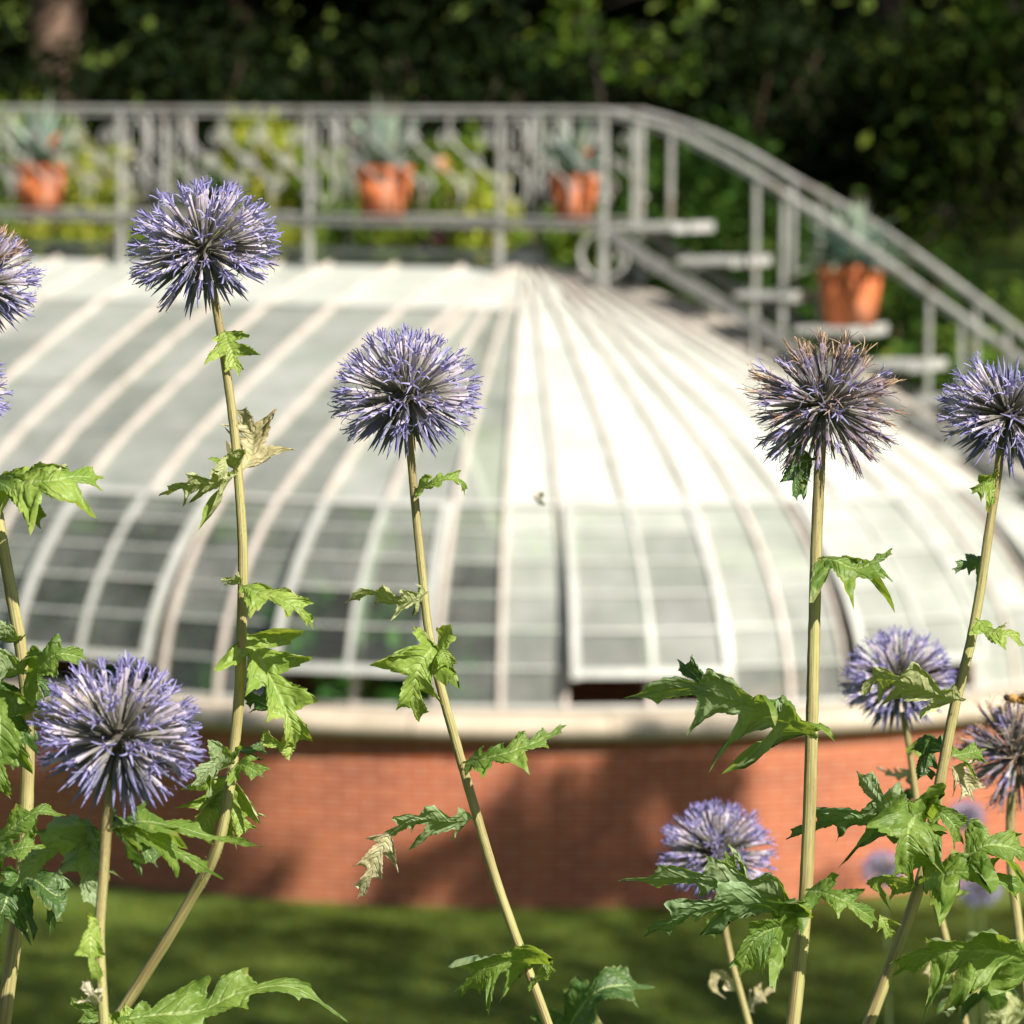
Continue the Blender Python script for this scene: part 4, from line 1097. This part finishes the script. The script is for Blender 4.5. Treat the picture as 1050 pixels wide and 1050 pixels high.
# --- further heads on the right
D8 = 1.62
t8 = thistle('pale blurred globe thistle behind a lime leaf on the right', (921, 698, 62), [(925, 730), (931, 758), (937, 800), (944, 850), (956, 910), (968, 955), (980, 1005), (992, 1060), (996, 1090)], D8, (3.8, 4.8), 'e', .9)
leaf(t8, D8, [(932, 764, .0), (940, 770, -.008), (950, 780, -.008)], 7, 20, .1, 2, 91, M_LIME)
leaf(t8, D8, [(938, 792, .0), (918, 795, .006), (897, 786, .008)], 6, 40, .1, 4, 92, M_PALE)
leaf(t8, D8, [(942, 815, .0), (932, 812, .006), (928, 824, .006)], 8, 20, .1, 2, 93, M_DARK)
leaf(t8, D8, [(962, 925, .0), (980, 900, .01), (1000, 872, .01), (1008, 862, .01)], 13, 30, .2, 3, 94, M_LIME)
leaf(t8, D8, [(972, 965, .0), (960, 990, -.01), (955, 1010, -.01)], 14, 18, .2, 2, 95, M_PALE)
t9 = thistle('blurred globe thistle behind broad dark leaves right of centre, near the wall foot', (735, 875, 62), [(739, 915), (742, 945), (750, 985), (760, 1022), (770, 1060), (774, 1090)], D8 - .02, (4.0, 4.8), 'b', 2.2)
leaf(t9, D8, [(742, 938, .0), (728, 944, -.01), (733, 962, -.01)], 8, 20, .1, 2, 96, M_LIME)
leaf(t9, D8, [(760, 1020, .0), (740, 1000, -.006), (728, 1010, -.008), (744, 1024, -.008)], 7, 30, .1, 3, 97, M_PALE)
leaf(t9, D8, [(764, 1034, .0), (778, 1024, -.006), (796, 1012, -.006)], 9, 35, .1, 3, 98, M_PALE)
leaf(t9, D8, [(575, 1075, -.1), (590, 1040, -.12), (620, 1012, -.13), (672, 1012, -.12)], 26, 32, .5, 3, 99, M_DARK)
t10 = thistle('greyish fading globe thistle with a bee on top at the right edge', (1042, 772, 65), [(1038, 812), (1036, 842), (1037, 890), (1043, 940), (1048, 980), (1054, 1030), (1058, 1080)], 1.56, (5.4, 6.0), 'w', .3)
leaf(t10, 1.56, [(1052, 985, .0), (1020, 970, .02), (998, 968, .03), (985, 978, .03)], 16, 35, .4, 3, 101)
leaf(t10, 1.56, [(1055, 1035, .0), (1020, 1018, .04), (985, 1020, .05), (960, 1040, .05)], 22, 30, .4, 4, 102, M_DARK)
leaf(t10, 1.56, [(1055, 1040, .0), (1035, 1038, -.03), (1012, 1050, -.03)], 20, 25, .4, 3, 103, M_LIME)
# --- far blurred ones
for i, (x, y, r, d, lab) in enumerate(((905, 893, 24, 4.4, 'far blurred purple globe thistle low beside the dark lobed leaf'), (990, 838, 21, 4.6, 'far blurred purple globe thistle showing between two right-hand stems'),
                                     (1004, 912, 24, 4.3, 'far blurred violet globe thistle lowest at the right, above the lawn'))):
    thistle(lab, (x, y, r), [(x + 2, y + 15), (x + 3, y + 40), (x + 5, y + 90), (x + 7, y + 190)], d, (1.1, 1.3), 'a' if i % 2 else 'b', i * 1.1, None, 'blurred globe thistles farther off')

# ------------------------------------------------------------------ insects
def ell(mb, o, x, y, z, colf, n=12, m_=8):
    b = len(mb.v)
    for i in range(m_ + 1):
        th = PI * i / m_
        for j in range(n):
            ph = 2 * PI * j / n; mb.add(o + x * math.cos(th) + (y * math.cos(ph) + z * math.sin(ph)) * math.sin(th), colf(math.cos(th)))
    for i in range(m_):
        for j in range(n): mb.f.append((b + i * n + j, b + (i + 1) * n + j, b + (i + 1) * n + (j + 1) % n, b + i * n + (j + 1) % n))
def insect(name, o, L, label, cat, ax_, band, wings_up):
    t = thing(name, o, label, cat); x = ax_.normalized(); y = x.cross(V((0, 0, 1))).normalized(); z = y.cross(x) * -1
    if z.z < 0: z = -z
    b = MB()
    ell(b, o - x * L * .28, x * L * .34, y * L * .17, z * L * .17, lambda c: band[int((c + 1) * 3.4) % 2])
    ell(b, o + x * L * .16, x * L * .19, y * L * .17, z * L * .17, lambda c: band[2])
    part('body', b, M_BEE, t)
    h = MB(); ell(h, o + x * L * .42, x * L * .11, y * L * .12, z * L * .12, lambda c: (.03, .025, .02)); part('head', h, M_BEE, t)
    for s in (-1, 1):
        w_ = MB(); a = o + x * L * .12 + z * L * .12
        pts = [a, a - x * L * .18 + y * s * L * .38 + z * L * wings_up, a - x * L * .55 + y * s * L * .45 + z * L * wings_up * .9, a - x * L * .5 + y * s * L * .18 + z * L * .1]
        w_.f.append(tuple(w_.add(p, (.30, .26, .20)) for p in pts)); part('wing', w_, M_BEE, t, False)
        for q in (-.1, .1, .25):
            l = MB(); p0 = o + x * L * q; l.tube([p0, p0 + y * s * L * .22 + z * L * .02, p0 + y * s * L * .3 - z * L * .28], L * .018, 5, True, (.03, .02, .01)); part('leg', l, M_BEE, t)
insect('bee', at(1043, 717, 1.545), .0105, 'small brown bee resting on top of the fading thistle at the right edge', 'bee', V((-.8, -.3, .15)), [(.05, .03, .015), (.55, .28, .06), (.40, .22, .07)], .15)
insect('fly', at(553, 513, 2.0), .0062, 'tiny blurred fly hovering in front of the glass roof', 'fly', V((.6, .2, -.5)), [(.26, .24, .20), (.32, .29, .24), (.22, .20, .17)], .5)
